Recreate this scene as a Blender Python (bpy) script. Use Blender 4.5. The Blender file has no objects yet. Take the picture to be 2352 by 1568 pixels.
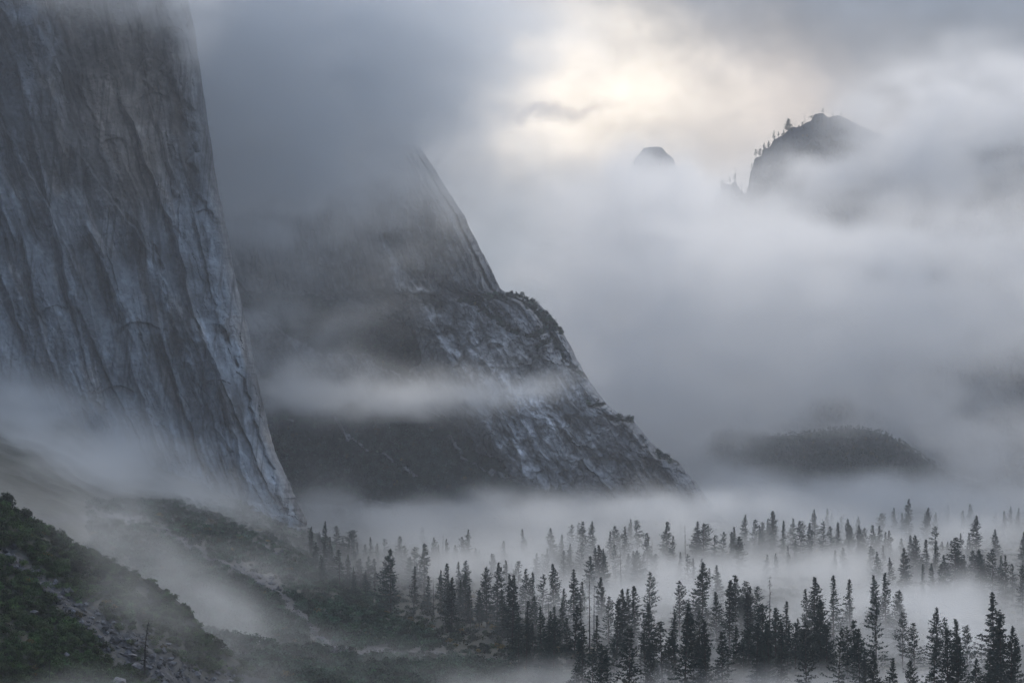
import bpy, math, random
import numpy as np
from math import radians, sin, cos, pi

S = bpy.context.scene
COL = S.collection
rnd = random.Random(7)
R = np.random.RandomState(11)

# ------------------------------------------------------------------ camera
# VIEW coordinates used for measuring: a 2352 x 1568 frame, focal length F of the same units, horizon row HOR
F, CX, CY = 6669.0, 1176.0, 784.0
CAMZ, PITCH = 136.0, radians(1.993)
HOR = CY + F * math.tan(PITCH)
cam = bpy.data.objects.new('camera', bpy.data.cameras.new('camera'))
COL.objects.link(cam)
S.camera = cam
cam.location = (0, 0, CAMZ)
cam.rotation_euler = (radians(90) + PITCH, 0, 0)
cam.data.sensor_width = 36
cam.data.lens = 36 * F / 2352
cam.data.clip_start = 1
cam.data.clip_end = 60000


def at(px, py, D):
    """world point seen at frame position (px, py), D metres north of the camera"""
    px = np.asarray(px, float); py = np.asarray(py, float)
    a = (px - CX) / F
    b = -(py - CY) / F
    y = cos(PITCH) - b * sin(PITCH)
    z = sin(PITCH) + b * cos(PITCH)
    return a / y * D, D + 0 * px, CAMZ + z / y * D


# ------------------------------------------------------------------ sky, sun, exposure
SUN_AZ, SUN_EL = radians(16.0), radians(32.0)     # azimuth east of north
w = bpy.data.worlds.new('World'); S.world = w; w.use_nodes = True
nt = w.node_tree


class G:
    """tiny node-graph helper"""
    def __init__(s, nt): s.nt = nt
    def n(s, t, **k):
        x = s.nt.nodes.new(t)
        for a, v in k.items(): setattr(x, a, v)
        return x
    def put(s, sock, v):
        if isinstance(v, bpy.types.NodeSocket): s.nt.links.new(v, sock)
        else: sock.default_value = v
    def m(s, op, a, b=0.0, c=None):
        x = s.n('ShaderNodeMath', operation=op)
        s.put(x.inputs[0], a); s.put(x.inputs[1], b)
        if c is not None: s.put(x.inputs[2], c)
        return x.outputs[0]
    def v(s, op, a, b=(0, 0, 0), c=None):
        x = s.n('ShaderNodeVectorMath', operation=op)
        s.put(x.inputs[0], a)
        if op == 'SCALE': s.put(x.inputs[3], b)
        elif op not in ('LENGTH', 'NORMALIZE'): s.put(x.inputs[1], b)
        if c is not None: s.put(x.inputs[2], c)
        return x.outputs[1] if op in ('DOT_PRODUCT', 'LENGTH', 'DISTANCE') else x.outputs[0]
    def noise(s, vec, scale, detail=4.0, rough=0.55, col=False, dist=0.0):
        x = s.n('ShaderNodeTexNoise')
        s.put(x.inputs['Vector'], vec)
        x.inputs['Scale'].default_value = scale; x.inputs['Detail'].default_value = detail
        x.inputs['Roughness'].default_value = rough; x.inputs['Distortion'].default_value = dist
        return x.outputs[1] if col else x.outputs[0]
    def mapr(s, v, a, b, c=0.0, d=1.0, smooth=False):
        x = s.n('ShaderNodeMapRange')
        if smooth: x.interpolation_type = 'SMOOTHSTEP'
        s.put(x.inputs[0], v)
        for i, q in zip((1, 2, 3, 4), (a, b, c, d)): x.inputs[i].default_value = q
        return x.outputs[0]
    def mix(s, f, a, b, mode='MIX'):
        x = s.n('ShaderNodeMix', data_type='RGBA', blend_type=mode)
        s.put(x.inputs[0], f); s.put(x.inputs[6], a); s.put(x.inputs[7], b)
        return x.outputs[2]
    def xyz(s, v):
        x = s.n('ShaderNodeSeparateXYZ'); s.put(x.inputs[0], v); return x.outputs
    def comb(s, a, b, c):
        x = s.n('ShaderNodeCombineXYZ')
        for i, q in enumerate((a, b, c)): s.put(x.inputs[i], q)
        return x.outputs[0]


def lin(r, g, b):
    f = lambda c: (c / 255 / 12.92) if c <= 10 else ((c / 255 + .055) / 1.055) ** 2.4
    return (f(r), f(g), f(b), 1.0)


g = G(nt)
bg = nt.nodes['Background']
sky = g.n('ShaderNodeTexSky', sky_type='NISHITA')
sky.sun_disc = False; sky.sun_elevation = SUN_EL; sky.sun_rotation = SUN_AZ
d = g.v('NORMALIZE', g.n('ShaderNodeTexCoord').outputs['Generated'])
X, Y, Z = g.xyz(d)
az = g.m('ARCTAN2', X, Y)
el = g.m('ARCSINE', Z)
# angular position in degrees, shaken by noise so that every cloud has a torn outline
nz = g.noise(d, 9.0, 5.0, 0.6, col=True)
nz2 = g.noise(d, 30.0, 4.0, 0.6, col=True)
ang = g.comb(g.m('MULTIPLY', az, 180 / pi), g.m('MULTIPLY', el, 180 / pi), 0.0)
ang = g.v('ADD', ang, g.v('MULTIPLY', g.v('SUBTRACT', nz, (.5, .5, .5)), (4.2, 2.6, 0)))
ang = g.v('ADD', ang, g.v('MULTIPLY', g.v('SUBTRACT', nz2, (.5, .5, .5)), (2.0, 1.1, 0)))
ang = g.v('ADD', ang, g.v('MULTIPLY', g.v('SUBTRACT', g.noise(d, 90.0, 3.0, 0.6, col=True), (.5, .5, .5)), (.6, .4, 0)))
# overcast dome: darker in the west (left), paler towards the hidden sun
dome = g.mix(g.mapr(az, -1.2, 1.0, 0, 1, True), lin(72, 88, 112), lin(134, 148, 168))
up = g.mapr(el, 0.20, 1.2, 0, 1, True)
dome = g.mix(up, dome, (.48, .58, .76, 1))


def px2ang(px, py):
    x, y, z = at(px, py, 1000.0)
    z = z - CAMZ
    return math.degrees(math.atan2(x, y)), math.degrees(math.asin(z / math.sqrt(x * x + y * y + z * z)))


# cloud masses of the sky: (px, py, half width, half height, rgb, strength)
CLOUDS = [
    (1150, 60, 420, 150, (128, 130, 134), .8),
    (2050, 100, 420, 150, (112, 119, 129), .95),
    (2330, 330, 220, 260, (104, 111, 121), .9),
    (1720, 310, 340, 170, (204, 191, 180), .9),
    (1400, 430, 300, 130, (208, 203, 199), .9),
    (1600, 560, 480, 60, (212, 213, 216), .92),
    (2150, 560, 320, 80, (152, 155, 160), .8),
    (1180, 560, 170, 140, (140, 149, 160), .9),
    (1450, 690, 420, 60, (124, 136, 150), .95),
    (2150, 690, 260, 100, (106, 116, 127), .9),
    (1480, 800, 200, 60, (172, 174, 177), .85),
    (1900, 780, 220, 80, (130, 136, 145), .8),
    (1800, 890, 330, 60, (152, 155, 159), .8),
    (2300, 880, 180, 110, (80, 89, 100), .95),
    (1650, 1070, 150, 110, (182, 185, 188), .9),
    (2150, 970, 200, 50, (146, 148, 151), .7),
    (2300, 1080, 180, 70, (118, 121, 125), .8),
    (900, 250, 260, 260, (126, 130, 137), .7),
    (1220, 240, 130, 100, (206, 200, 192), .8),
    (1335, 175, 215, 120, (270, 258, 242), .95),
    (1395, 258, 180, 78, (285, 270, 250), .9),
    (1240, 268, 110, 13, (176, 172, 172), .75),
]
for (px, py, sx, sy, rgb, k) in CLOUDS:
    a0, e0 = px2ang(px, py)
    sa, se = math.degrees(sx / F), math.degrees(sy / F)
    q = g.v('MULTIPLY', g.v('SUBTRACT', ang, (a0, e0, 0)), (1 / sa, 1 / se, 0))
    r2 = g.v('DOT_PRODUCT', q, q)
    wgt = g.m('MULTIPLY', g.m('EXPONENT', g.m('MULTIPLY', r2, -0.6)), k)
    dome = g.mix(wgt, dome, lin(*rgb))
# the thin blue of the clear sky above barely gets through the cloud
q1 = g.noise(g.v('ADD', g.v('MULTIPLY', d, (1, 1, 1.7)), g.v('SCALE', nz, .05)), 22.0, 6.0, .58)
dome = g.v('SCALE', dome, g.mapr(q1, .32, .68, .78, 1.22))
g.put(bg.inputs[0], dome)
skyb = g.n('ShaderNodeBackground'); g.put(skyb.inputs[0], sky.outputs[0]); skyb.inputs[1].default_value = 0.05
mixs = g.n('ShaderNodeMixShader'); mixs.inputs[0].default_value = 0.04
nt.links.new(bg.outputs[0], mixs.inputs[1]); nt.links.new(skyb.outputs[0], mixs.inputs[2])
nt.links.new(mixs.outputs[0], nt.nodes['World Output'].inputs[0])
bg.inputs[1].default_value = 1.25
w.cycles.sampling_method = 'MANUAL'
w.cycles.sample_map_resolution = 512

sl = bpy.data.lights.new('sun', 'SUN'); sl.energy = 1.5; sl.angle = radians(16); sl.color = (1, .93, .85)
so = bpy.data.objects.new('sun', sl); COL.objects.link(so)
so.rotation_euler = (radians(90) - SUN_EL, 0, pi - SUN_AZ)
so.location = (0, 0, 3000)

S.view_settings.view_transform = 'Standard'
S.view_settings.look = 'None'
S.view_settings.exposure = 0.0
S.view_settings.gamma = 1.0
S.view_settings.use_curve_mapping = False
cy = S.cycles
cy.use_adaptive_sampling = True
cy.adaptive_threshold = 0.04
cy.use_denoising = True
cy.max_bounces = 8; cy.diffuse_bounces = 2; cy.glossy_bounces = 1; cy.transparent_max_bounces = 8
cy.volume_bounces = 7
cy.volume_step_rate = 3.0
cy.volume_max_steps = 256


# ------------------------------------------------------------------ numpy noise
def _h(ix, iy, seed):
    n = (ix.astype(np.int64) * 374761393 + iy.astype(np.int64) * 668265263 + seed * 1274126177) & 0xffffffff
    n = ((n ^ (n >> 13)) * 1274126177) & 0xffffffff
    n = n ^ (n >> 16)
    return (n & 0xffffff) / float(0xffffff)


def pn(x, y, seed=0):
    """gradient noise, about -1..1"""
    ix = np.floor(x); iy = np.floor(y); fx = x - ix; fy = y - iy
    u = fx * fx * fx * (fx * (fx * 6 - 15) + 10); v = fy * fy * fy * (fy * (fy * 6 - 15) + 10)
    def gr(ax, ay):
        a = _h(ix + ax, iy + ay, seed) * 2 * pi
        return np.cos(a) * (fx - ax) + np.sin(a) * (fy - ay)
    a = gr(0, 0); b = gr(1, 0); c = gr(0, 1); dd = gr(1, 1)
    return 1.5 * ((a + (b - a) * u) + ((c + (dd - c) * u) - (a + (b - a) * u)) * v)


def fbm(x, y, o=4, seed=0, gain=.5, lac=2.03):
    s = 0; a = 1.0; t = 0
    for i in range(o):
        s = s + a * pn(x, y, seed + i * 17); t += a
        x = x * lac + 3.1; y = y * lac + 1.7; a *= gain
    return s / t


def ridged(x, y, o=4, seed=0, gain=.5):
    s = 0; a = 1.0; t = 0
    for i in range(o):
        s = s + a * (1 - np.abs(pn(x, y, seed + i * 13)) * 2); t += a
        x = x * 2.03 + 5.2; y = y * 2.03 + 1.3; a *= gain
    return s / t


def plates(x, y, seed=0):
    """voronoi plates: (value of the nearest cell 0..1, distance to the border)"""
    ix = np.floor(x); iy = np.floor(y)
    d1 = np.full(x.shape, 9.0); d2 = np.full(x.shape, 9.0); val = np.zeros(x.shape)
    for ax in (-1, 0, 1):
        for ay in (-1, 0, 1):
            cx = ix + ax; cy_ = iy + ay
            qx = cx + _h(cx, cy_, seed); qy = cy_ + _h(cx, cy_, seed + 1)
            dd = np.hypot(x - qx, y - qy)
            vv = _h(cx, cy_, seed + 2)
            nearer = dd < d1
            d2 = np.where(nearer, d1, np.minimum(d2, dd))
            val = np.where(nearer, vv, val)
            d1 = np.where(nearer, dd, d1)
    return val, d2 - d1


def sstep(a, b, x):
    t = np.clip((x - a) / (b - a), 0, 1)
    return t * t * (3 - 2 * t)


def blob(px, py, cx, cy_, sx, sy, rot=0.0):
    c, s = cos(radians(rot)), sin(radians(rot))
    X = (px - cx) * c + (py - cy_) * s; Y = -(px - cx) * s + (py - cy_) * c
    return np.exp(-.5 * ((X / sx) ** 2 + (Y / sy) ** 2))


# ------------------------------------------------------------------ objects
def tag(o, label=None, cat=None, group=None, kind=None):
    if label: o['label'] = label
    if cat: o['category'] = cat
    if group: o['group'] = group
    if kind: o['kind'] = kind
    return o


def mesh_from(name, V, Fc, mat=None, smooth=False, tint=None):
    """V (n,3); Fc (m,3) or (m,4) index array"""
    me = bpy.data.meshes.new(name)
    V = np.asarray(V, np.float32); Fc = np.asarray(Fc, np.int32)
    k = Fc.shape[1]
    me.vertices.add(len(V)); me.vertices.foreach_set('co', V.ravel())
    me.loops.add(Fc.size); me.loops.foreach_set('vertex_index', Fc.ravel())
    me.polygons.add(len(Fc)); me.polygons.foreach_set('loop_start', np.arange(0, Fc.size, k, dtype=np.int32))
    me.polygons.foreach_set('use_smooth', np.full(len(Fc), smooth))
    if tint is not None:
        a = me.color_attributes.new('tint', 'FLOAT_COLOR', 'POINT')
        c = np.ones((len(V), 4), np.float32); c[:, :3] = tint
        a.data.foreach_set('color', c.ravel())
    me.update(calc_edges=True); me.validate()
    if mat: me.materials.append(mat)
    return me


def obj(name, me, parent=None):
    o = bpy.data.objects.new(name, me); COL.objects.link(o)
    if parent: o.parent = parent
    return o


def grid_faces(nr, nc):
    i = np.arange(nr * nc).reshape(nr, nc)
    return np.stack([i[:-1, :-1], i[1:, :-1], i[1:, 1:], i[:-1, 1:]], -1).reshape(-1, 4)


# ------------------------------------------------------------------ materials
def mat(name):
    m = bpy.data.materials.new(name); m.use_nodes = True
    p = m.node_tree.nodes['Principled BSDF']; p.inputs['Roughness'].default_value = .9
    p.inputs['Specular IOR Level'].default_value = .15
    return m, G(m.node_tree), p


def rock_mat(name, sx, sz, bump):
    m, g, p = mat(name)
    pos = g.n('ShaderNodeNewGeometry').outputs['Position']
    at_ = g.n('ShaderNodeAttribute', attribute_name='tint').outputs['Color']
    st = g.v('MULTIPLY', pos, (1 / sx, 1 / sx, 1 / sz))
    n1 = g.noise(st, 1.0, 3.0, .5)
    n2 = g.noise(pos, .22, 5.0, .7)
    k = g.m('MULTIPLY', g.mapr(n1, .3, .7, .70, 1.22), g.mapr(n2, .3, .7, .78, 1.2))
    g.put(p.inputs['Base Color'], g.v('SCALE', at_, k))
    b = g.n('ShaderNodeBump'); b.inputs['Strength'].default_value = 1.0; b.inputs['Distance'].default_value = bump
    g.put(b.inputs['Height'], g.m('ADD', n2, g.m('MULTIPLY', n1, 1.2)))
    g.put(p.inputs['Normal'], b.outputs[0])
    return m


M_rock = rock_mat('granite', 16.0, 60.0, 2.2)
M_rock_far = rock_mat('weathered_granite', 18.0, 30.0, 3.0)


def tint_mat(name, lo=.7, hi=1.3, sc=.6, rough=.85, transl=0.0):
    m, g, p = mat(name)
    a = g.n('ShaderNodeAttribute', attribute_name='tint').outputs['Color']
    pos = g.n('ShaderNodeNewGeometry').outputs['Position']
    k = g.mapr(g.noise(pos, sc, 3.0), .3, .7, lo, hi)
    g.put(p.inputs['Base Color'], g.v('SCALE', a, k)); p.inputs['Roughness'].default_value = rough
    return m


M_leaf = tint_mat('broad_leaves', .65, 1.35, .3)
M_soil = tint_mat('soil_and_scrub', .6, 1.4, .25)
M_stone = tint_mat('talus_stone', .6, 1.35, .8)


def plain_mat(name, c, sc, lo, hi):
    m, g, p = mat(name)
    tc = g.n('ShaderNodeTexCoord').outputs['Object']
    info = g.n('ShaderNodeObjectInfo').outputs['Random']
    k = g.m('MULTIPLY', g.mapr(g.noise(tc, sc, 3.0), .3, .7, lo, hi), g.mapr(info, 0, 1, .8, 1.25))
    rgb = g.n('ShaderNodeRGB'); rgb.outputs[0].default_value = c
    g.put(p.inputs['Base Color'], g.v('SCALE', rgb.outputs[0], k))
    return m


M_needle = plain_mat('conifer_needles', (.022, .042, .034, 1), 12, .6, 1.4)
M_bark = plain_mat('conifer_bark', (.045, .038, .034, 1), 30, .7, 1.3)
M_dead = plain_mat('grey_dead_wood', (.022, .022, .024, 1), 30, .7, 1.3)


def ground_mat():
    m, g, p = mat('forest_floor')
    pos = g.n('ShaderNodeNewGeometry').outputs['Position']
    c = g.mix(g.mapr(g.noise(pos, .01, 6.0), .4, .6), (.018, .024, .018, 1), (.030, .034, .026, 1))
    c = g.mix(g.mapr(g.noise(pos, .15, 4.0), .45, .65), c, (.042, .042, .032, 1))
    g.put(p.inputs['Base Color'], c)
    return m


# ------------------------------------------------------------------ valley floor
gx = np.concatenate([np.linspace(-9000, -1500, 12), np.linspace(-1400, 1800, 130), np.linspace(2000, 9000, 12)])
gy = np.concatenate([np.linspace(-600, 1200, 12), np.linspace(1220, 7000, 240), np.linspace(7200, 9600, 8)])
GX, GY = np.meshgrid(gx, gy)
floor_z = lambda x, y: 2.0 * fbm(x / 180, y / 180, 3, 5)
V = np.stack([GX, GY, floor_z(GX, GY)], -1).reshape(-1, 3)
tag(obj('ground', mesh_from('ground', V, grid_faces(*GX.shape), ground_mat(), True)),
    'dark forested valley floor under the mist', 'ground', kind='structure')


# ------------------------------------------------------------------ talus slopes as height fields
TOE = np.array([(-260, 4000), (-190, 3600), (-150, 3310), (-118, 2700), (-84, 2245), (-21, 1874), (27, 1731), (60, 1643), (75, 1500), (90, 1200)], float)[::-1]


def toe_x(y): return np.interp(y, TOE[:, 1], TOE[:, 0])


def talus_z(x, y):
    dd = toe_x(y) - x + 14 * fbm(x / 90, y / 160, 3, 31)
    gr = np.interp(y, [1200, 1500, 2000, 2400, 3000, 3600], [.05, .10, .25, .36, .48, .50])
    z = gr * (np.sqrt(dd * dd + 30 ** 2) + dd - 30) / 2
    z = z + sstep(0, 60, dd) * (7 * fbm(x / 70, y / 110, 4, 41) + 2.0 * ridged(x / 30, y / 60, 3, 43) + .5 * fbm(x / 7, y / 7, 3, 47))
    z = z - 10 * np.exp(-((dd - 210 - (y - 2000) * .06) / 45) ** 2) * sstep(1500, 1900, y)      # the gully full of mist
    return z - 2.5


RIDGE = [(-400, 900), (-150, 1040), (0, 1122), (40, 1156), (130, 1202), (160, 1225), (250, 1265), (350, 1322), (390, 1345), (430, 1374), (465, 1424),
         (520, 1480), (600, 1530), (650, 1552), (700, 1572), (900, 1650), (1400, 1800)]
RIDGE_D = 1300.0
rx, _, rz = at([p[0] for p in RIDGE], [p[1] + 6 for p in RIDGE], RIDGE_D)


def near_z(x, y):
    zr = np.interp(x * RIDGE_D / np.maximum(y, 600) * .4 + x * .6, rx, rz)
    back = y - RIDGE_D
    z = np.where(back < 0, zr + .22 * back - .00012 * back * back, zr - .55 * back)
    return z + 2.5 * fbm(x / 40, y / 40, 4, 51) + .7 * fbm(x / 8, y / 8, 3, 57) - 3.0


def hit(zf, px, py, y0, y1, n=500):
    """first point of a slope met by the sight lines through (px, py)"""
    px = np.asarray(px, float); py = np.asarray(py, float)
    n = min(n, 90)
    ys = np.linspace(y0, y1, n)[:, None]
    x, y, z = at(px[None, :], py[None, :], ys)
    below = z < zf(x, y)
    i = np.argmax(below, 0); ok = below.any(0)
    b_ = ys[i, 0]; a_ = ys[np.maximum(i - 1, 0), 0]
    for _ in range(6):
        m_ = (a_ + b_) / 2
        x, y, z = at(px, py, m_)
        u_ = z < zf(x, y)
        b_ = np.where(u_, m_, b_); a_ = np.where(u_, a_, m_)
    yy = b_
    X, Y_, Z_ = at(px, py, yy)
    return X, yy, zf(X, yy), ok


# bare streaks of boulders, as bands in plan view measured through the frame
def streak_near(px, py):
    c = np.interp(px, [-60, 0, 60, 130, 220, 300, 380, 460], [1240, 1272, 1302, 1370, 1440, 1490, 1540, 1600])
    wd = np.interp(px, [0, 80, 200, 300, 420], [12, 24, 36, 60, 66])
    return np.exp(-((py - c + 26 * fbm(px / 50, py / 30, 4, 3)) / wd) ** 2) * (.45 + .55 * sstep(-.35, .0, fbm(px / 22, py / 12, 3, 2)))


def streak_mid(px, py):
    c = np.interp(px, [300, 420, 500, 560, 640, 700, 760], [1190, 1245, 1290, 1310, 1360, 1420, 1500])
    wd = np.interp(px, [380, 500, 640, 760], [8, 14, 22, 14])
    a = np.exp(-((py - c + 22 * fbm(px / 50, py / 30, 3, 8)) / wd) ** 2)
    c2 = np.interp(px, [560, 620, 680], [1230, 1262, 1290])
    b = .8 * np.exp(-((py - c2) / 9) ** 2) * blob(px, py, 620, 1260, 45, 60)
    return np.maximum(a, b)


def view(x, y, z):
    """frame position of a world point"""
    dz = z - CAMZ
    c = y * cos(PITCH) + dz * sin(PITCH); u = -y * sin(PITCH) + dz * cos(PITCH)
    return CX + F * x / c, CY - F * u / c


def slope_mesh(name, zf, x0, x1, y0, y1, step_x, step_y, streak, lab):
    X, Y_ = np.meshgrid(np.arange(x0, x1, step_x), np.arange(y0, y1, step_y))
    Z_ = zf(X, Y_)
    px, py = view(X, Y_, Z_)
    s = streak(px, py)[..., None]
    base = np.array([.022, .028, .021]) * (1 + .5 * fbm(X / 20, Y_ / 20, 3, 61))[..., None]
    rock = np.array([.055, .058, .066]) * (1 + .5 * fbm(X / 4, Y_ / 6, 3, 63))[..., None]
    c = base * (1 - s) + rock * s
    Z_ = Z_ + s[..., 0] * 1.4 * (plates(X / 4.0, Y_ / 5.0, 67)[0] - .5)
    me = mesh_from(name, np.stack([X, Y_, Z_], -1).reshape(-1, 3), grid_faces(*X.shape), M_soil, False, c.reshape(-1, 3))
    return tag(obj(name, me), lab, 'slope', kind='structure')


slope_mesh('hillside', near_z, -330, 180, 880, 1420, 1.6, 2.2, streak_near, 'steep near hillside falling to the lower right, scrub with a grey boulder streak')
slope_mesh('talus_slope', talus_z, -760, 120, 1230, 3700, 3.2, 5.0, streak_mid, 'long brushy talus slope below the great cliff, half hidden by mist')


# ------------------------------------------------------------------ cliffs built as sheets seen from the valley
class Sheet:
    def __init__(s, edge, xl, y0, y1, step, stepx, depth, disp, wrapw, wrapd, jag):
        s.e = np.array(edge, float)
        rows = np.arange(y0, y1, step)
        ncol = int((s.e[:, 0].max() - xl) / stepx)
        t = np.linspace(0, 1, ncol)
        E = np.interp(rows, s.e[:, 1], s.e[:, 0]) + jag(rows)
        PX = xl + (E[:, None] - xl) * t[None, :]
        PY = rows[:, None] + 0 * PX
        Sx = E[:, None] - PX
        D = depth(PX, PY, Sx)
        q = np.clip(1 - Sx / wrapw, 0, 1)
        D = D + wrapd * (1 - np.sqrt(1 - np.minimum(q, .999) ** 2))
        D = D - disp(PX, PY, Sx) * sstep(0, 6, Sx + 1.5)
        s.PX, s.PY, s.D, s.S = PX, PY, D, Sx
        s.rows, s.t, s.E, s.xl = rows, t, E, xl
    def build(s, name, material, tint, back=800):
        PX, PY, D, T = s.PX, s.PY, s.D, tint(s.PX, s.PY, s.S)
        # the far side, turning away behind the visible edge
        k = np.array([.03, .08, .16, .3, .5, .75, 1.0])[None, :]
        bd = D[:, -1:] + back * k
        bp = PX[:, -1:] - 260 * k - 2
        PX = np.concatenate([PX, bp], 1); D = np.concatenate([D, bd], 1); PY = np.concatenate([PY, PY[:, -1:] + 0 * bp], 1)
        T = np.concatenate([T, np.repeat(T[:, -1:], k.shape[1], 1)], 1)
        x, y, z = at(PX, PY, D)
        me = mesh_from(name, np.stack([x, y, z], -1).reshape(-1, 3), grid_faces(*PX.shape)[:, ::-1], material, False, T.reshape(-1, 3))
        return obj(name, me)
    def look(s, px, py):
        """points of the sheet at frame positions"""
        i = np.clip(((py - s.rows[0]) / (s.rows[1] - s.rows[0])).round().astype(int), 0, len(s.rows) - 1)
        t = (px - s.xl) / (s.E[i] - s.xl)
        ok = (t >= 0) & (t <= 1)
        j = np.clip((t * (len(s.t) - 1)).round().astype(int), 0, len(s.t) - 1)
        x, y, z = at(s.PX[i, j], s.PY[i, j], s.D[i, j])
        return x, y, z, ok


# --- the great cliff on the left
EDGE_A = [(380, -160), (425, -40), (446, 60), (458, 150), (470, 225), (484, 330), (498, 420), (520, 520), (541, 640), (561, 720), (581, 810), (598, 900),
          (615, 975), (632, 1035), (655, 1088), (682, 1150), (702, 1190), (712, 1240), (716, 1290), (718, 1360)]


def saw(a, seed, n):
    """slanting planes that end in sharp corners"""
    k = np.floor(a); f = a - k
    return (f - .5) * (.35 + _h(k, 0 * k + n, seed))


def crackline(x, y, seed, w_):
    return np.exp(-(pn(x, y, seed) / w_) ** 2)


def flowA(px, py, s):
    wv = 30 * fbm(s / 190, py / 330, 3, 71) + 7 * fbm(s / 46, py / 120, 3, 72) + 2.0 * fbm(s / 12, py / 16, 3, 70)
    return s + (.03 + .13 * sstep(60, 520, s)) * (py - 500) * sstep(0, 300, s) + wv


def flakes(H, PX, PY, n, seed, x0, x1, y0, y1, smin, smax, power, slope, asp, amp, cover=None):
    """granite flakes and corners of every size: each has one sharp edge and tapers away from it"""
    r = np.random.RandomState(seed)
    rows = PY[:, 0]; st = rows[1] - rows[0]
    for _ in range(n):
        L = smin + (smax - smin) * r.uniform() ** power
        cx, cy_ = r.uniform(x0, x1), r.uniform(y0, y1)
        W = L * r.uniform(.5, 1.5) / asp
        t = slope(cx, cy_) + r.normal() * .09
        side = 1 if r.uniform() < .55 else -1
        sg = r.uniform(.4, 1.0) * (1 if r.uniform() < .62 else -.8)
        if cover is not None and r.uniform() > cover(cx, cy_): continue
        a = max(0, int((cy_ - L - rows[0]) / st)); b = min(len(rows), int((cy_ + L - rows[0]) / st) + 1)
        if b - a < 3: continue
        X = PX[a:b]; Y_ = PY[a:b]
        u = (Y_ - cy_) / L
        jag = .10 * np.interp(u[:, :1], np.linspace(-1, 1, 9), r.normal(size=9)) + .05 * np.interp(u[:, :1], np.linspace(-1, 1, 33), r.normal(size=33))
        v = side * ((X - cx) - t * (Y_ - cy_)) / W + jag
        cap = np.clip((1 - np.abs(u)) * 3.5, 0, 1) if r.uniform() < .5 else np.clip((1 + u) * 14, 0, 1) * np.clip((1 - u) * 1.2, 0, 1)
        prof = np.where(v > 0, np.clip(1 - v, 0, 1), np.clip(1 + v * 9, 0, 1))
        H[a:b] += sg * amp * (L / smax) ** .6 * prof * cap
    return H


def dispA(px, py, s):
    a = flowA(px, py, s)
    h = 16 * ridged(a / 260, py / 900, 2, 73) + 16 * fbm(a / 90, py / 260, 2, 74)
    sl = lambda x, y: .10 + .20 * min(1, max(0, (y - 300) / 700)) + .16 * (1 - x / 560)
    h = flakes(h, px, py, 30, 501, -150, 620, -100, 1200, 150, 420, 1.0, sl, 4.5, 30)
    cv_ = lambda x, y: .12 + 1.2 * float(sstep(-.2, .25, fbm(np.array([x / 110.]), np.array([y / 170.]), 2, 98))[0])
    h = flakes(h, px, py, 190, 502, -180, 640, -120, 1230, 30, 200, 1.7, sl, 4.2, 11, cv_)
    h = flakes(h, px, py, 2000, 503, -180, 660, -140, 1240, 5, 40, 1.8, sl, 2.0, 5.0, cv_)
    h += 2.6 * fbm(a / 15, py / 60, 3, 81)
    h += 2.0 * fbm(px / 9, py / 7, 4, 83, .66)
    v3, b3 = plates(a / 9 + .3 * fbm(px / 6, py / 6, 2, 3), py / 20, 85)
    h += 1.6 * (v3 - .5)
    # great diagonal flakes and the overhung arches
    for (x0, y0, x1, y1, wd, hh) in ((0, 270, 150, 560, 26, 22), (160, 330, 330, 560, 34, 26), (210, 560, 300, 780, 30, -20), (370, 790, 470, 1090, 26, -26),
                                     (300, 480, 450, 800, 22, 14), (110, 480, 200, 860, 20, -14), (420, 690, 560, 960, 30, 16), (430, 1010, 520, 1130, 24, 12), (50, 560, 90, 760, 30, -18), (0, 640, 60, 800, 30, -22)):
        dx, dy = x1 - x0, y1 - y0; L = math.hypot(dx, dy)
        u = ((px - x0) * dx + (py - y0) * dy) / L / L
        n_ = ((px - x0) * dy - (py - y0) * dx) / L + 9 * fbm(px / 40, py / 50, 4, 5, .4)
        prof = np.where(n_ > 0, sstep(5, 0, n_), np.clip(1 + n_ / wd / 1.8, 0, 1))
        h += hh * prof * sstep(-.12, .05, u) * sstep(1.15, .85, u)
    for (x0, y0, w0) in ((355, 212, 34), (265, 315, 26), (320, 738, 46), (500, 870, 30), (395, 60, 26), (270, 885, 40), (470, 480, 20), (130, 700, 30)):
        yy = (py - y0) - ((px - x0) / w0) ** 2 * w0 * .35 + 3 * fbm(px / 9, py / 9, 3, 6)
        h -= 7 * sstep(0, 3, yy) * np.exp(-np.clip(yy, 0, 999) / w0 / 1.2) * sstep(1.15, .8, np.abs(px - x0) / w0)
    # broken blocks at the foot of the prow
    ft = blob(px, py, 690, 1180, 70, 60)
    h += ft * (14 * (plates(px / 22, py / 22, 87)[0] - .5) + 7 * (plates(px / 9, py / 9, 88)[0] - .5))
    return h * .8


def depthA(px, py, s):
    return 3290 - .20 * s + (1190 - py) * .10 + 60 * sstep(900, 1200, py) * -.6


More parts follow.
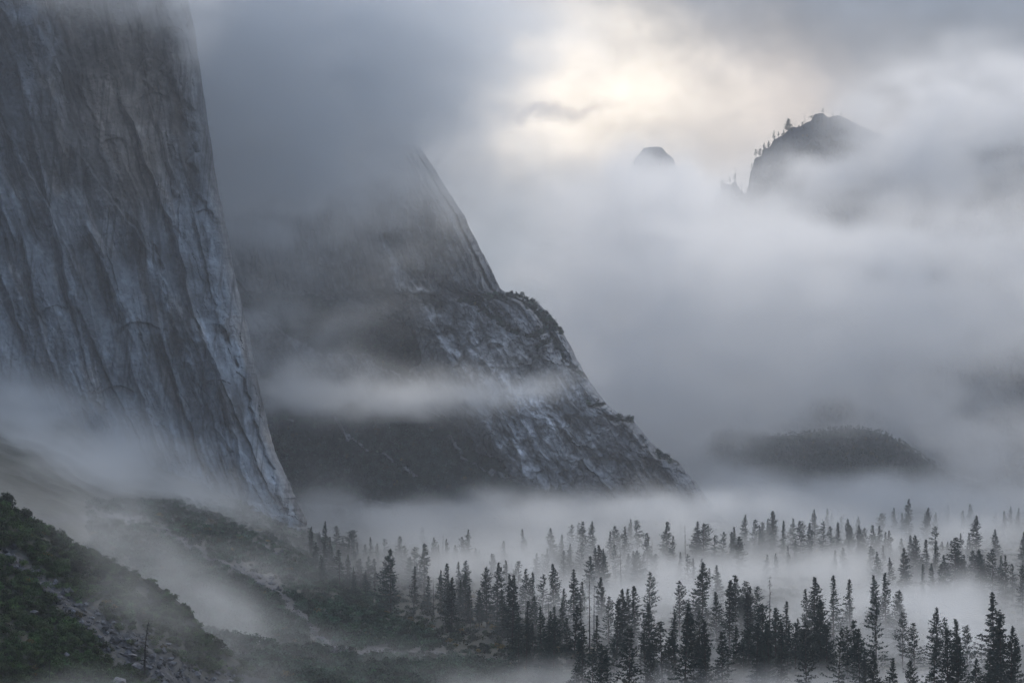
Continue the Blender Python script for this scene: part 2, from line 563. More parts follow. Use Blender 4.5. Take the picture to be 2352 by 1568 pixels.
def tintA(px, py, s):
    a = flowA(px, py, s)
    k = np.ones_like(px)
    wide_ = sstep(.10, .22, fbm(a / 40, py / 520, 3, 93) + .10 * fbm(px / 9, py / 40, 2, 90))
    k *= 1 - .34 * wide_
    k *= 1 - .36 * sstep(.12, .30, fbm(a / 11, py / 330, 3, 91)) * sstep(-.3, .3, fbm(px / 140, py / 100, 2, 89))
    k *= 1 - .30 * sstep(.05, .4, fbm(px / 130, py / 170, 3, 95))
    k *= 1 + .30 * sstep(.1, .4, fbm(a / 34, py / 70, 4, 97))
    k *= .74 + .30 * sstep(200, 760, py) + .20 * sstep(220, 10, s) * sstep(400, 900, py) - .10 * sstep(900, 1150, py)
    sv = fbm((px + .0016 * (py - 400) * 60) / 9, py / 420, 3, 92) 
    k *= 1 - .30 * sstep(.08, .3, sv) * sstep(-.1, .3, fbm(px / 90, py / 150, 2, 94))
    k *= 1 + .22 * fbm(px / 14, py / 11, 4, 96)
    c1, c2 = plates(a / 9 + .3 * fbm(px / 6, py / 6, 2, 3), py / 20, 85)
    k *= .92 + .16 * c1
    k *= 1 - .40 * crackline(a / 70, py / 260, 61, .014) * sstep(-.1, .2, fbm(px / 80, py / 80, 2, 2))
    k = 1.12 * np.clip(k, .15, 1.7) ** 1.3
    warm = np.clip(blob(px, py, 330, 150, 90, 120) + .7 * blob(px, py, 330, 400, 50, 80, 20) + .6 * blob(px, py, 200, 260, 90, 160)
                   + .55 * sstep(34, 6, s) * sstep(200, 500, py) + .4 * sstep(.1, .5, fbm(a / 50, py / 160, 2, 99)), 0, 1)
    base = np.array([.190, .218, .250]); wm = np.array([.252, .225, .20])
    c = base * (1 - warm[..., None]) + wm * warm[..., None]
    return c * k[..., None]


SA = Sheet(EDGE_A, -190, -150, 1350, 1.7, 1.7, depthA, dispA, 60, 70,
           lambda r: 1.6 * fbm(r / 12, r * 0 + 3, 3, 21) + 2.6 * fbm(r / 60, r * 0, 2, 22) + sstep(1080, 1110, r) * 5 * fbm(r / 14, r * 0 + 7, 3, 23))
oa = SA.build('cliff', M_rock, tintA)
tag(oa, 'towering streaked granite cliff filling the left, its top lost in cloud', 'cliff', kind='structure')

# --- the stepped granite buttress in the middle
EDGE_B = [(800, -60), (850, 80), (900, 200), (935, 270), (962, 330), (985, 370), (1003, 395), (1032, 443), (1060, 485), (1087, 540), (1113, 588), (1132, 628), (1150, 662),
          (1164, 672), (1198, 676), (1210, 686), (1236, 697), (1262, 722), (1285, 752), (1307, 786), (1324, 822), (1346, 862), (1369, 897), (1392, 926), (1422, 950),
          (1450, 962), (1474, 990), (1500, 1020), (1530, 1048), (1556, 1058), (1572, 1078), (1596, 1104), (1612, 1128), (1640, 1165), (1700, 1240)]
EDGE_B = [(x, y + i * 1e-3) for i, (x, y) in enumerate(EDGE_B)]


_veg = {}


def vegB(px, py):
    k = (px.shape, float(px.ravel()[7]))
    if k not in _veg: _veg[k] = vegB_(px, py)
    return _veg[k]


def vegB_(px, py):
    n_ = 22 * fbm(px / 60, py / 40, 4, 101)
    q = np.zeros_like(px)
    for (cx, cy_, sx, sy, rot) in ((800, 760, 130, 46, 8), (900, 800, 60, 40, 30), (660, 700, 120, 20, 4), (760, 960, 190, 46, 12), (700, 1050, 160, 80, 14), (940, 1010, 140, 62, 22), (880, 1080, 220, 50, 8),
                                   (1090, 1065, 90, 26, 24), (1000, 1130, 260, 26, 3), (620, 930, 60, 50, 30)):
        X = (px - cx); Y_ = (py - cy_) + n_
        c, s_ = cos(radians(rot)), sin(radians(rot))
        q = np.maximum(q, 1.25 - np.hypot((X * c + Y_ * s_) / sx / 1.25, (-X * s_ + Y_ * c) / sy / 1.25) ** 2)
    m = sstep(.1, .5, q)
    # thin bush lines on the ledges
    for (x0, y0, x1, y1, wd) in ((1060, 690, 1200, 676, 9), (1200, 690, 1290, 760, 9), (1215, 772, 1270, 752, 9), (1235, 800, 1262, 776, 8), (1080, 690, 1160, 745, 8), (1306, 842, 1350, 866, 7), (1352, 936, 1392, 926, 6),
                                 (1400, 960, 1460, 968, 5), (1520, 1045, 1560, 1062, 10), (1220, 690, 1300, 830, 6), (860, 830, 960, 870, 8), (1150, 742, 1188, 764, 8)):
        dx, dy = x1 - x0, y1 - y0; L = math.hypot(dx, dy)
        u = np.clip(((px - x0) * dx + (py - y0) * dy) / L / L, 0, 1)
        dd = np.hypot(px - x0 - u * dx, py - y0 - u * dy) + 12 * fbm(px / 16, py / 12, 4, 7)
        m = np.maximum(m, sstep(wd, wd * .3, dd))
    # boulder streaks through the forest
    for (x0, y0, x1, y1, wd) in ((770, 960, 800, 1010, 6), (800, 1000, 850, 1040, 5), (1060, 1050, 1130, 1090, 5), (700, 1000, 712, 1010, 5), (930, 1075, 960, 1095, 6), (1030, 1000, 1060, 1040, 6), (1130, 1080, 1185, 1106, 8), (880, 1040, 905, 1062, 4), (660, 960, 672, 968, 4), (740, 880, 800, 930, 4)):
        dx, dy = x1 - x0, y1 - y0; L = math.hypot(dx, dy)
        u = np.clip(((px - x0) * dx + (py - y0) * dy) / L / L, 0, 1)
        dd = np.hypot(px - x0 - u * dx, py - y0 - u * dy) + 6 * fbm(px / 14, py / 12, 3, 8)
        m = m * (1 - sstep(wd, wd * .2, dd))
    return m


def flowB(px, py, s):
    lo = sstep(650, 720, py)
    return s + lo * (py - 700) * -.30 + 16 * fbm(px / 90, py / 90, 3, 111)


def dispB(px, py, s):
    lo = sstep(640, 720, py)
    h = 22 * ridged(flowB(px, py, s) / 120, py / 500, 2, 113) + 14 * fbm(px / 60, py / 60, 3, 116)
    up = lambda x, y: .10
    dn = lambda x, y: .62 if y > 720 else .3
    cross = lambda x, y: -.35
    h = flakes(h, px, py, 26, 511, 600, 1600, 640, 1160, 90, 220, 1.0, dn, 3.6, 26)
    h = flakes(h, px, py, 220, 512, 560, 1640, 640, 1170, 20, 90, 1.5, dn, 1.9, 15)
    h = flakes(h, px, py, 1100, 513, 560, 1640, 650, 1170, 6, 26, 1.6, dn, 1.3, 7)
    h = flakes(h, px, py, 450, 514, 700, 1640, 680, 1170, 8, 44, 1.6, cross, 1.5, 10)
    h += lo * 12 * (plates(px / 30 + .5 * fbm(px / 24, py / 24, 3, 141), py / 24 + .5 * fbm(px / 22, py / 22, 3, 142), 143)[0] - .5)
    h = flakes(h, px, py, 160, 515, 520, 1180, 100, 700, 30, 150, 1.5, up, 6.0, 12)
    h = flakes(h, px, py, 700, 516, 520, 1180, 200, 700, 8, 45, 1.6, up, 4.0, 6)
    h += 4.0 * fbm(px / 8, py / 7, 4, 125, .65)
    return h * (1 - .6 * vegB(px, py))


def depthB(px, py, s):
    rows = py[:, 0]
    st = rows[1] - rows[0]
    bat = .30 + .9 * np.clip(vegB(px, py), 0, 1) * sstep(680, 740, py) + .35 * sstep(680, 760, py) + .8 * blob(px, py, 1020, 700, 110, 14)
    # batter summed upwards from the foot
    acc = np.cumsum((bat * st)[::-1], 0)[::-1] * 4300 / F
    return 3960 + acc + .12 * (1300 - px) * .5 + 40 * sstep(900, 560, px)


def tintB(px, py, s):
    a = flowB(px, py, s)
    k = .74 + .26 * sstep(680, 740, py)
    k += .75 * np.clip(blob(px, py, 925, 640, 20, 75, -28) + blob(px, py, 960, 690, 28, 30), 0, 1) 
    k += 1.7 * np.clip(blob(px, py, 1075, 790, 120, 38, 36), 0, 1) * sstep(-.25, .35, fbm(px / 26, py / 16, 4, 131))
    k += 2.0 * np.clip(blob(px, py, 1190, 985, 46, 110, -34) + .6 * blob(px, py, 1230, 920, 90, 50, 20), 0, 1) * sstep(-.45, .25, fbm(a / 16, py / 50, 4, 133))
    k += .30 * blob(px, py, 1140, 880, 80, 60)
    k += .18 * sstep(.1, .5, fbm(px / 20, py / 12, 3, 134))
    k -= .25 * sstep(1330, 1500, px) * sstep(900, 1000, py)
    k *= 1 - .40 * sstep(.05, .30, fbm(a / 22, py / 60, 4, 135))
    k *= 1 + .35 * fbm(px / 12, py / 9, 4, 137)
    k *= 1 - .5 * crackline((px * .8 - py * .6) / 26, (px * .6 + py * .8) / 70, 124, .05) * sstep(650, 720, py)
    k *= 1 - .3 * sstep(.1, .4, fbm(px / 90, py / 60, 3, 136))
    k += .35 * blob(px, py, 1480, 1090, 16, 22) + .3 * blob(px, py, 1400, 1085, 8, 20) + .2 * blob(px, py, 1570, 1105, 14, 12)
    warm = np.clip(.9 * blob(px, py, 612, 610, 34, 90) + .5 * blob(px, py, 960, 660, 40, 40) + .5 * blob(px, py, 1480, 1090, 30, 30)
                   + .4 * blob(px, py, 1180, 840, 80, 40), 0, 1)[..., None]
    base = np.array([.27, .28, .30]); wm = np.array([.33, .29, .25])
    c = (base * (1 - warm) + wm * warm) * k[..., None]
    v = sstep(.2, .7, vegB(px, py))[..., None]
    return c * (1 - v) + np.array([.026, .032, .028]) * v


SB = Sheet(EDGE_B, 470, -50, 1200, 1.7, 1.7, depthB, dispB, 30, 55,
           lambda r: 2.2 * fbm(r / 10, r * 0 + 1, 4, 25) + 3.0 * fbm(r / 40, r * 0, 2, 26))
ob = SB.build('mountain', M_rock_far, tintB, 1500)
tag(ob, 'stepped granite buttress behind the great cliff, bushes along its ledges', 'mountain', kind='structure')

# --- the crag on the right among the clouds
EDGE_C = [(1870, 200), (1872, 262), (1850, 272), (1815, 292), (1790, 312), (1762, 336), (1740, 352), (1731, 372), (1726, 392), (1722, 425), (1700, 436), (1688, 425), (1662, 426), (1655, 440),
          (1642, 462), (1620, 488), (1600, 520), (1570, 600), (1540, 700), (1500, 860)]


def mirror(e): return [(-x, y + i * 1e-3) for i, (x, y) in enumerate(e)]


def ridge_mountain(name, prof, D, drop, foot, step, lab, cat, col, amp, seed, fore, rough=1.0):
    """a mountain whose skyline is PROF [(px, py)], sloping towards the camera"""
    prof = np.array(prof, float)
    PXs = np.arange(prof[0, 0], prof[-1, 0], step)
    top = np.interp(PXs, prof[:, 0], prof[:, 1]) + rough * (2.2 * fbm(PXs / 12, PXs * 0, 4, seed) + 3 * fbm(PXs / 40, PXs * 0, 3, seed + 1))
    n = int(drop / step)
    t = np.linspace(0, 1, n)[:, None]
    PY = top[None, :] + t * (foot - top[None, :])
    PX = PXs[None, :] + 0 * PY
    Dd = D - fore * t ** .8 - amp * (ridged(PX / 55, PY / 80, 4, seed + 2) + .7 * fbm(PX / 18, PY / 18, 4, seed + 3, .6)) * sstep(0, .08, t)
    k = np.array([1.0, .7, .4, .2, .08, .03])[:, None]
    bp = PY[:1] + 40 * k + 2 * k; bd = Dd[:1] + 900 * k
    PY = np.concatenate([bp, PY], 0); Dd = np.concatenate([bd, Dd], 0); PX = PXs[None, :] + 0 * PY
    x, y, z = at(PX, PY, Dd)
    c = np.array(col) * (1 + .5 * fbm(PX / 14, PY / 22, 4, seed + 5))[..., None]
    o = obj(name, mesh_from(name, np.stack([x, y, z], -1).reshape(-1, 3), grid_faces(*PX.shape)[:, ::-1], M_rock_far, False, c.reshape(-1, 3)))
    tag(o, lab, cat, kind='structure')
    return PX, PY, Dd, o


CRAG = [(1560, 900), (1584, 640), (1596, 520), (1612, 492), (1626, 486), (1640, 466), (1644, 446), (1654, 440), (1656, 422), (1676, 424), (1688, 414), (1700, 430), (1712, 446), (1720, 424), (1724, 392), (1730, 386), (1733, 366), (1748, 362), (1752, 346),
        (1770, 336), (1778, 318), (1800, 310), (1815, 296), (1838, 292), (1850, 282), (1862, 280), (1872, 262), (1890, 258), (1905, 268), (1930, 266), (2000, 300), (2060, 320), (2130, 340), (2220, 320), (2300, 290), (2420, 250), (2600, 230)]
cragX, cragY, cragD, _ = ridge_mountain('mountain', CRAG, 6500, 840, 1135, 3.2, 'dark wooded crag breaking out of the clouds at upper right', 'mountain', (.05, .058, .070), 45, 151, 700, 2.2)
KNOB = [(1370, 800), (1415, 560), (1440, 430), (1454, 372), (1468, 354), (1476, 343), (1490, 338), (1512, 337), (1524, 341), (1533, 352), (1546, 362), (1566, 420), (1590, 540), (1640, 800)]
ridge_mountain('mountain', KNOB, 8300, 700, 1112, 4.0, 'small rounded rock top showing faintly beneath the bright cloud gap', 'mountain', (.13, .14, .16), 20, 171, 150, 1.9)
HILL = [(1450, 1120), (1560, 1035), (1640, 996), (1700, 990), (1760, 1000), (1830, 1000), (1880, 990), (1940, 984), (1990, 986), (2040, 1000), (2080, 1022), (2130, 1058), (2190, 1098), (2300, 1130), (2500, 1150)]
hillX, hillY, hillD, _ = ridge_mountain('hill', HILL, 5500, 150, 1180, 2.6, 'dark forested hill framed by mist above the valley trees', 'hill', (.035, .042, .040), 26, 181, 700)
FARW = [(2080, 1000), (2160, 900), (2230, 850), (2300, 800), (2420, 760), (2600, 700)]
ridge_mountain('mountain', FARW, 7600, 300, 1120, 4.0, 'faint dark valley wall behind cloud at the right edge', 'mountain', (.05, .055, .06), 30, 191, 300, 1.5)


# ------------------------------------------------------------------ foliage made of many small leaf faces
def leaf_mass(C_, Rr, ntri, size, tint, flat=.75, lobes=9, seed=1, spread=.62):
    """crowns at C_ (n,3) with radii Rr, each made of lobes of ntri random leaf faces"""
    r = np.random.RandomState(seed)
    n = len(C_)
    L = r.normal(size=(n, lobes, 3)); L /= np.linalg.norm(L, axis=2, keepdims=True)
    L[..., 2] = np.abs(L[..., 2]) * 1.1 - .25
    L = L * (r.uniform(.45, 1.0, (n, lobes, 1))) * spread
    lr = r.uniform(.28, .52, (n, lobes))
    which = r.randint(0, lobes, (n, ntri))
    cen = np.take_along_axis(L, which[..., None].repeat(3, 2), 1)
    rad = np.take_along_axis(lr, which, 1)
    dr = r.normal(size=(n, ntri, 3)); dr /= np.linalg.norm(dr, axis=2, keepdims=True)
    P = cen + dr * (rad * r.uniform(.75, 1.05, (n, ntri)))[..., None]
    P[..., 2] *= flat
    P = P * Rr[:, None, None] + C_[:, None, :]
    nrm = dr + .55 * r.normal(size=dr.shape)
    nrm /= np.linalg.norm(nrm, axis=2, keepdims=True)
    t1 = np.cross(nrm, r.normal(size=dr.shape)); t1 /= np.linalg.norm(t1, axis=2, keepdims=True)
    t2 = np.cross(nrm, t1)
    sz = size * r.uniform(.6, 1.4, (n, ntri, 1))
    V = np.stack([P + t1 * sz, P - .5 * t1 * sz + .8 * t2 * sz, P - .5 * t1 * sz - .8 * t2 * sz], 2).reshape(-1, 3)
    T = np.repeat((tint[:, None, :] * r.uniform(.75, 1.3, (n, ntri, 1))).reshape(-1, 3), 3, 0)
    return V, np.arange(len(V)).reshape(-1, 3), T


def tints(n, r, warm=.12, base=(.042, .062, .030)):
    b = np.array(base)
    c = b * r.uniform(.55, 1.5, (n, 1)) * (1 + r.uniform(-.12, .12, (n, 3)))
    k = r.uniform(size=n) < warm
    c[k] = np.array([.13, .10, .03]) * r.uniform(.4, 1.1, (k.sum(), 1))
    return c


def scatter(n, x0, x1, y0, y1, r): return r.uniform(x0, x1, n), r.uniform(y0, y1, n)


# near hillside canopy
r = np.random.RandomState(3)
px, py = scatter(7000, -60, 760, 1120, 1640, r)
X, Y_, Z_, ok = hit(near_z, px, py, 900, 1330, 400)
top = np.interp(px, [p[0] for p in RIDGE], [p[1] for p in RIDGE])
cover = 1 - streak_near(px, py)
cl = fbm(px / 45, py / 28, 3, 201)
ok &= (r.uniform(size=len(px)) < np.clip(cover * 1.6 - .45, 0, 1) * sstep(-.55, -.1, cl))
X, Y_, Z_ = X[ok], Y_[ok], Z_[ok]
Rr = r.uniform(1.6, 3.6, len(X)) * (1 + .5 * np.clip(cl[ok], 0, 1))
Cc = np.stack([X, Y_, Z_ + Rr * .35], -1)
V, Fc, T = leaf_mass(Cc, Rr, 190, .30, tints(len(X), r, .01, (.040, .066, .026)) * (1.0 + 1.0 * cl[ok] + .3 * r.normal(size=len(X))).clip(.35, 2.4)[:, None], seed=4)
tag(obj('scrub_canopy', mesh_from('scrub_canopy', V, Fc, M_leaf, False, T)), 'dense dark green oak scrub covering the near hillside', 'scrub', kind='stuff')

# talus slope canopy
px, py = scatter(17000, 200, 1440, 1150, 1640, r)
X, Y_, Z_, ok = hit(talus_z, px, py, 1350, 3600, 600)
cover = 1 - streak_mid(px, py)
cl = fbm(px / 60, py / 30, 3, 211)
ok &= (r.uniform(size=len(px)) < np.clip(cover * 1.5 - .3, 0, 1) * sstep(-.7, -.2, cl + .5 * sstep(600, 800, px) + .3 * sstep(1260, 1180, py)))
ok &= X < toe_x(Y_) + 14
X, Y_, Z_, cl = X[ok], Y_[ok], Z_[ok], cl[ok]
Rr = r.uniform(2.6, 6.0, len(X))
V, Fc, T = leaf_mass(np.stack([X, Y_, Z_ + Rr * .3], -1), Rr, 110, .62, tints(len(X), r, .015, (.030, .056, .034)) * (1.1 + 1.1 * cl + .35 * r.normal(size=len(X))).clip(.35, 2.6)[:, None], seed=5)
tag(obj('brush_canopy', mesh_from('brush_canopy', V, Fc, M_leaf, False, T)), 'mixed green brush and oaks spread over the talus below the cliff', 'brush', kind='stuff')

# forest patches of the buttress
px, py = scatter(26000, 560, 1620, 640, 1180, r)
X, Y_, Z_, ok = SB.look(px, py)
vm_ = vegB(px, py)
ok &= (vm_ > r.uniform(.15, .9, len(px)))
X, Y_, Z_, py_, px_ = X[ok], Y_[ok], Z_[ok], py[ok], px[ok]
Rr = r.uniform(2.0, 8.0, len(X)) * np.where(py_ < 900, .8, 1.0)
V, Fc, T = leaf_mass(np.stack([X, Y_ - 1, Z_ + Rr * .3], -1), Rr, 44, 1.25, tints(len(X), r, .01, (.030, .044, .034)) * (1.25 + 1.5 * fbm(px_ / 26, py_ / 18, 3, 231) + .5 * r.normal(size=len(X))).clip(.3, 3.4)[:, None], seed=6, flat=1.35)
tag(obj('ledge_forest', mesh_from('ledge_forest', V, Fc, M_leaf, False, T)), 'dark evergreen forest and bushes on the buttress ledges and foot', 'forest', kind='stuff')

# forest on the far hill and the crag
def far_forest(name, PX, PY, D, n, size, rows, lab, seed):
    r = np.random.RandomState(seed)
    i = r.randint(6, 6 + rows, n); j = r.randint(0, PX.shape[1], n)
    x, y, z = at(PX[i, j], PY[i, j], D[i, j])
    h = r.uniform(.6, 1.5, n) * size
    # slim clumps: crowns stretched upwards
    V, Fc, T = leaf_mass(np.stack([x, y, z + h * .6], -1), h * .55, 16, size * .22, tints(n, r, .05, (.030, .040, .034)), flat=1.9, seed=seed)
    tag(obj(name, mesh_from(name, V, Fc, M_leaf, False, T)), lab, 'forest', kind='stuff')


far_forest('hill_forest', hillX, hillY, hillD, 9000, 5.5, 44, 'continuous conifer forest clothing the dark hill', 221)
far_forest('crag_forest', cragX, cragY, cragD, 2200, 7.0, 110, 'scattered scrub clinging to the dark crag', 223)

# understory of the valley floor
n = 8000
yy = 1550 / (1 - r.uniform(0, .72, n)); xx = r.uniform(-.12, .21, n) * yy
ok = xx > toe_x(yy) - 6
xx, yy = xx[ok], yy[ok]
Rr = r.uniform(2.0, 5.0, len(xx))
V, Fc, T = leaf_mass(np.stack([xx, yy, floor_z(xx, yy) + Rr * .4], -1), Rr, 60, .8, tints(len(xx), r, .10, (.034, .046, .030)), seed=8)
tag(obj('undergrowth', mesh_from('undergrowth', V, Fc, M_leaf, False, T)), 'low bushes and young trees between the conifers of the valley floor', 'undergrowth', kind='stuff')


# ------------------------------------------------------------------ rubble and boulders
OCT = np.array([(1, 0, 0), (-1, 0, 0), (0, 1, 0), (0, -1, 0), (0, 0, 1), (0, 0, -1), (.7, .7, .5), (-.7, .7, .4), (.6, -.75, .55), (-.7, -.65, .5)], float)
OCT = OCT / np.linalg.norm(OCT, axis=1, keepdims=True)
OF = np.array([(4, 6, 7), (4, 7, 9), (4, 9, 8), (4, 8, 6), (6, 2, 7), (7, 1, 9), (9, 3, 8), (8, 0, 6), (6, 0, 2), (7, 2, 1), (9, 1, 3), (8, 3, 0), (5, 2, 0), (5, 1, 2), (5, 3, 1), (5, 0, 3)])


def rocks(P, sz, seed):
    r = np.random.RandomState(seed); n = len(P)
    V = OCT[None] * (1 + r.uniform(-.35, .3, (n, len(OCT), 1))) * (sz[:, None, None] * r.uniform(.55, 1.25, (n, 1, 3)))
    a = r.uniform(0, 2 * pi, n); c, s = np.cos(a)[:, None], np.sin(a)[:, None]
    x = V[..., 0] * c - V[..., 1] * s; y = V[..., 0] * s + V[..., 1] * c
    V = np.stack([x, y, V[..., 2]], -1) + P[:, None, :]
    Fc = (OF[None] + (np.arange(n) * len(OCT))[:, None, None]).reshape(-1, 3)
    T = np.repeat(np.array([.085, .088, .097]) * r.uniform(.35, 1.9, (n, 1)), len(OCT), 0)
    return V.reshape(-1, 3), Fc, T


for (nm, zf, st, box_, y0, y1, n, lo, hi_, lab) in (
        ('boulder_field', near_z, streak_near, (-40, 560, 1240, 1640), 900, 1320, 9000, .3, 1.5, 'grey boulder streak running down the near hillside'),
        ('scree', talus_z, streak_mid, (280, 800, 1150, 1560), 1400, 3500, 7000, .6, 2.4, 'pale scree streak on the talus slope below the cliff')):
    px, py = scatter(n, *box_, r)
    X, Y_, Z_, ok = hit(zf, px, py, y0, y1, 400)
    ok &= st(px, py) > r.uniform(.15, .9, n)
    X, Y_, Z_ = X[ok], Y_[ok], Z_[ok]
    sz = lo + (hi_ - lo) * r.uniform(size=len(X)) ** 5 * 1.5
    V, Fc, T = rocks(np.stack([X, Y_, Z_ + sz * .1], -1), sz, 9)
    tag(obj(nm, mesh_from(nm, V, Fc, M_stone, False, T)), lab, 'boulders', kind='stuff')

# single large boulders
BIG = [(312, 1538, 4.6, 'large pale boulder beside the dead snag on the near hillside'), (268, 1580 - 8, 5.2, 'broad flat boulder at the lower end of the near boulder streak'),
       (152, 1508, 2.6, 'light boulder at the green edge of the near boulder streak'), (77, 1408, 2.8, 'rounded boulder high on the near boulder streak'),
       (395, 1608 - 20, 3.4, 'boulder right of the dead snag, at the bottom of the streak'), (300, 1530 - 22, 3.2, 'dark-sided boulder just above the large pale one'),
       ]
for i, (px, py, sz, lab) in enumerate(BIG):
    X, Y_, Z_, ok = hit(near_z, [px], [py], 900, 1320, 800)
    V, Fc, T = rocks(np.zeros((1, 3)), np.array([sz]), 300 + i)
    me = mesh_from('boulder', V, Fc, M_stone, False, T * 0 + np.array([.15, .15, .16]))
    o = obj('boulder', me); o.location = (X[0], Y_[0], Z_[0] + sz * .15)
    o.scale = (1, 1, .62)
    tag(o, lab, 'boulder', 'large boulders on the near hillside')


# ------------------------------------------------------------------ conifers
def tube(path, rad, sides=5):
    path = np.array(path, float); V = []; Fc = []
    for i, (p, rr) in enumerate(zip(path, rad)):
        dn = path[min(i + 1, len(path) - 1)] - path[max(i - 1, 0)]
        dn /= np.linalg.norm(dn) + 1e-9
        u = np.cross(dn, (0, 0, 1) if abs(dn[2]) < .9 else (1, 0, 0)); u /= np.linalg.norm(u); v = np.cross(dn, u)
        for k in range(sides):
            a = 2 * pi * k / sides
            V.append(p + rr * (cos(a) * u + sin(a) * v))
    for i in range(len(path) - 1):
        for k in range(sides):
            a = i * sides + k; b = i * sides + (k + 1) % sides
            Fc.append((a, b, b + sides, a + sides))
    return np.array(V), np.array(Fc)


def join(parts):
    V = []; Fc = []; o = 0
    for v, f in parts:
        V.append(v); Fc.append(f + o); o += len(v)
    return np.concatenate(V), np.concatenate(Fc)


def conifer(seed, rmax, low, pw, gap, lev=58, cnt=5, dens=1.0, lean=0.0, flat_top=False, droop=.25, needle=.0125):
    """unit-height conifer: trunk and crown meshes"""
    r = np.random.RandomState(seed)
    pts = []; dirs = []
    zs = np.linspace(low, .985, lev)
    br = []
    ph = (r.uniform(0, 6), r.uniform(2, 8), r.uniform(14, 40), r.uniform(0, 6))
    for z in zs:
        t = (z - low) / (1 - low)
        prof = rmax * ((1 - t) ** pw) * (.55 + .45 * min(1, t * 5)) + .006
        if flat_top: prof = rmax * (1 - t ** 5) * (.6 + .4 * r.uniform()) + .01
        for k in range(cnt):
            if r.uniform() < gap * (1 - t * .6): continue
            a = r.uniform(0, 2 * pi)
            L = prof * r.uniform(.5, 1.3) * (1 + .38 * cos(a - ph[0] - z * ph[1]) + .18 * cos(z * ph[2] + ph[3]))
            z0 = z + r.uniform(-.01, .01)
            tip_up = (.35 - droop) * (1 if t > .6 else .3) - droop * (1 - t)
            n = max(2, int(L / .011))
            for q in range(n):
                f = (q + .7) / n
                if f < .25 and L > .04: continue
                x = cos(a) * L * f; y = sin(a) * L * f
                zz = z0 + L * (tip_up * f + .25 * f * f * (1 if t > .3 else .4))
                wob = .35 * L * (1 - f * .6) * .3
                pts.append((x + r.normal() * wob, y + r.normal() * wob, zz + r.normal() * .0025)); dirs.append((cos(a), sin(a), tip_up))
            br.append((a, L, z0, tip_up))
    P = np.repeat(np.array(pts), 2, 0); Dr = np.repeat(np.array(dirs), 2, 0)
    n = len(P)
    P = P + r.normal(size=(n, 3)) * np.array([.004, .004, .003])
    sz = needle * r.uniform(.6, 1.35, (n, 1)) * dens
    t1 = Dr + .5 * r.normal(size=(n, 3)); t1 /= np.linalg.norm(t1, axis=1, keepdims=True)
    t2 = np.cross(t1, r.normal(size=(n, 3)) + np.array([0, 0, .8])); t2 /= np.linalg.norm(t2, axis=1, keepdims=True)
    V = np.stack([P + t1 * sz * 1.2, P - .6 * t1 * sz + .65 * t2 * sz, P - .6 * t1 * sz - .65 * t2 * sz], 1).reshape(-1, 3)
    V[:, 0] += lean * V[:, 2] ** 2
    crown = mesh_from('crown', V, np.arange(len(V)).reshape(-1, 3), M_needle)
    parts = [tube([(lean * z * z, 0, z) for z in (-.03, .3, .6, .85, .99)], (.0115, .0085, .006, .003, .0008), 6)]
    for (a, L, z0, tu) in br[::3]:
        parts.append(tube([(lean * z0 * z0, 0, z0), (cos(a) * L * .8 + lean * z0 * z0, sin(a) * L * .8, z0 + tu * L * .8)], (.0014, .0004), 3))
    v, f = join(parts)
    trunk = mesh_from('trunk', v, f, M_bark)
    return trunk, crown


def snag(seed, nb, rb, low, bent=0.0, br=1.0):
    r = np.random.RandomState(seed)
    tr = tube([(bent * z ** 3, 0, z) for z in (-.03, .25, .5, .7, .85, .95, 1.0)], (.011, .009, .0068, .0046, .003, .0018, .0007), 6)
    parts = []
    for i in range(nb):
        z = r.uniform(low, .97); a = r.uniform(0, 2 * pi); L = rb * (1 - (z - low) / (1 - low) * .75) * r.uniform(.25, 1.2)
        b = bent * z ** 3
        parts.append(tube([(b, 0, z), (b + cos(a) * L * .6, sin(a) * L * .6, z - .02 * r.uniform(-.5, 1.5)), (b + cos(a) * L, sin(a) * L, z - L * r.uniform(.1, .7))], (.0022 * br, .0014 * br, .0005 * br), 3))
    v, f = join(parts)
    return mesh_from('trunk', *tr, M_dead), mesh_from('branches', v, f, M_dead)


PROTO = {
    'full': [conifer(1, .165, .10, .80, .10, 64, 6), conifer(2, .150, .14, .72, .16, 60, 6), conifer(3, .180, .08, .85, .12, 64, 6), conifer(21, .16, .18, .65, .25, 52, 6), conifer(22, .17, .12, .95, .2, 56, 6, lean=.03)],
    'slim': [conifer(4, .105, .12, .75, .12, 64, 5), conifer(5, .115, .18, .70, .22, 60, 5), conifer(6, .095, .15, .80, .15, 64, 5), conifer(17, .12, .10, .95, .15, 62, 5), conifer(23, .125, .3, .6, .35, 50, 5, lean=-.025)],
    'open': [conifer(7, .150, .26, .60, .42, 46, 5, droop=.1), conifer(8, .135, .32, .50, .48, 44, 5, droop=.05), conifer(9, .165, .22, .65, .45, 46, 5, lean=.03, droop=.15)],
    'wide': [conifer(10, .215, .10, .62, .18, 58, 7), conifer(11, .200, .12, .70, .25, 58, 7, droop=.1), conifer(24, .22, .2, .5, .35, 46, 6, droop=.05)],
    'flat': [conifer(12, .34, .45, .5, .55, 22, 4, flat_top=True, droop=.0, needle=.022)],
    'snag': [snag(13, 46, .07, .25), snag(14, 24, .05, .45, .02), snag(15, 90, .14, .12), snag(16, 12, .04, .5, -.02), snag(31, 90, .10, .18, .035, 2.2)],
}
KIND_WORD = {'full': 'full-crowned', 'slim': 'slender', 'open': 'open-branched', 'wide': 'broad', 'flat': 'flat-topped', 'snag': 'bare dead'}
ORD = 'first second third fourth fifth sixth seventh eighth ninth tenth eleventh twelfth thirteenth fourteenth fifteenth sixteenth seventeenth eighteenth nineteenth twentieth'.split()


def ground_at(x, y):
    x = np.asarray(x, float); y = np.asarray(y, float)
    return np.maximum(floor_z(x, y), talus_z(x, y))


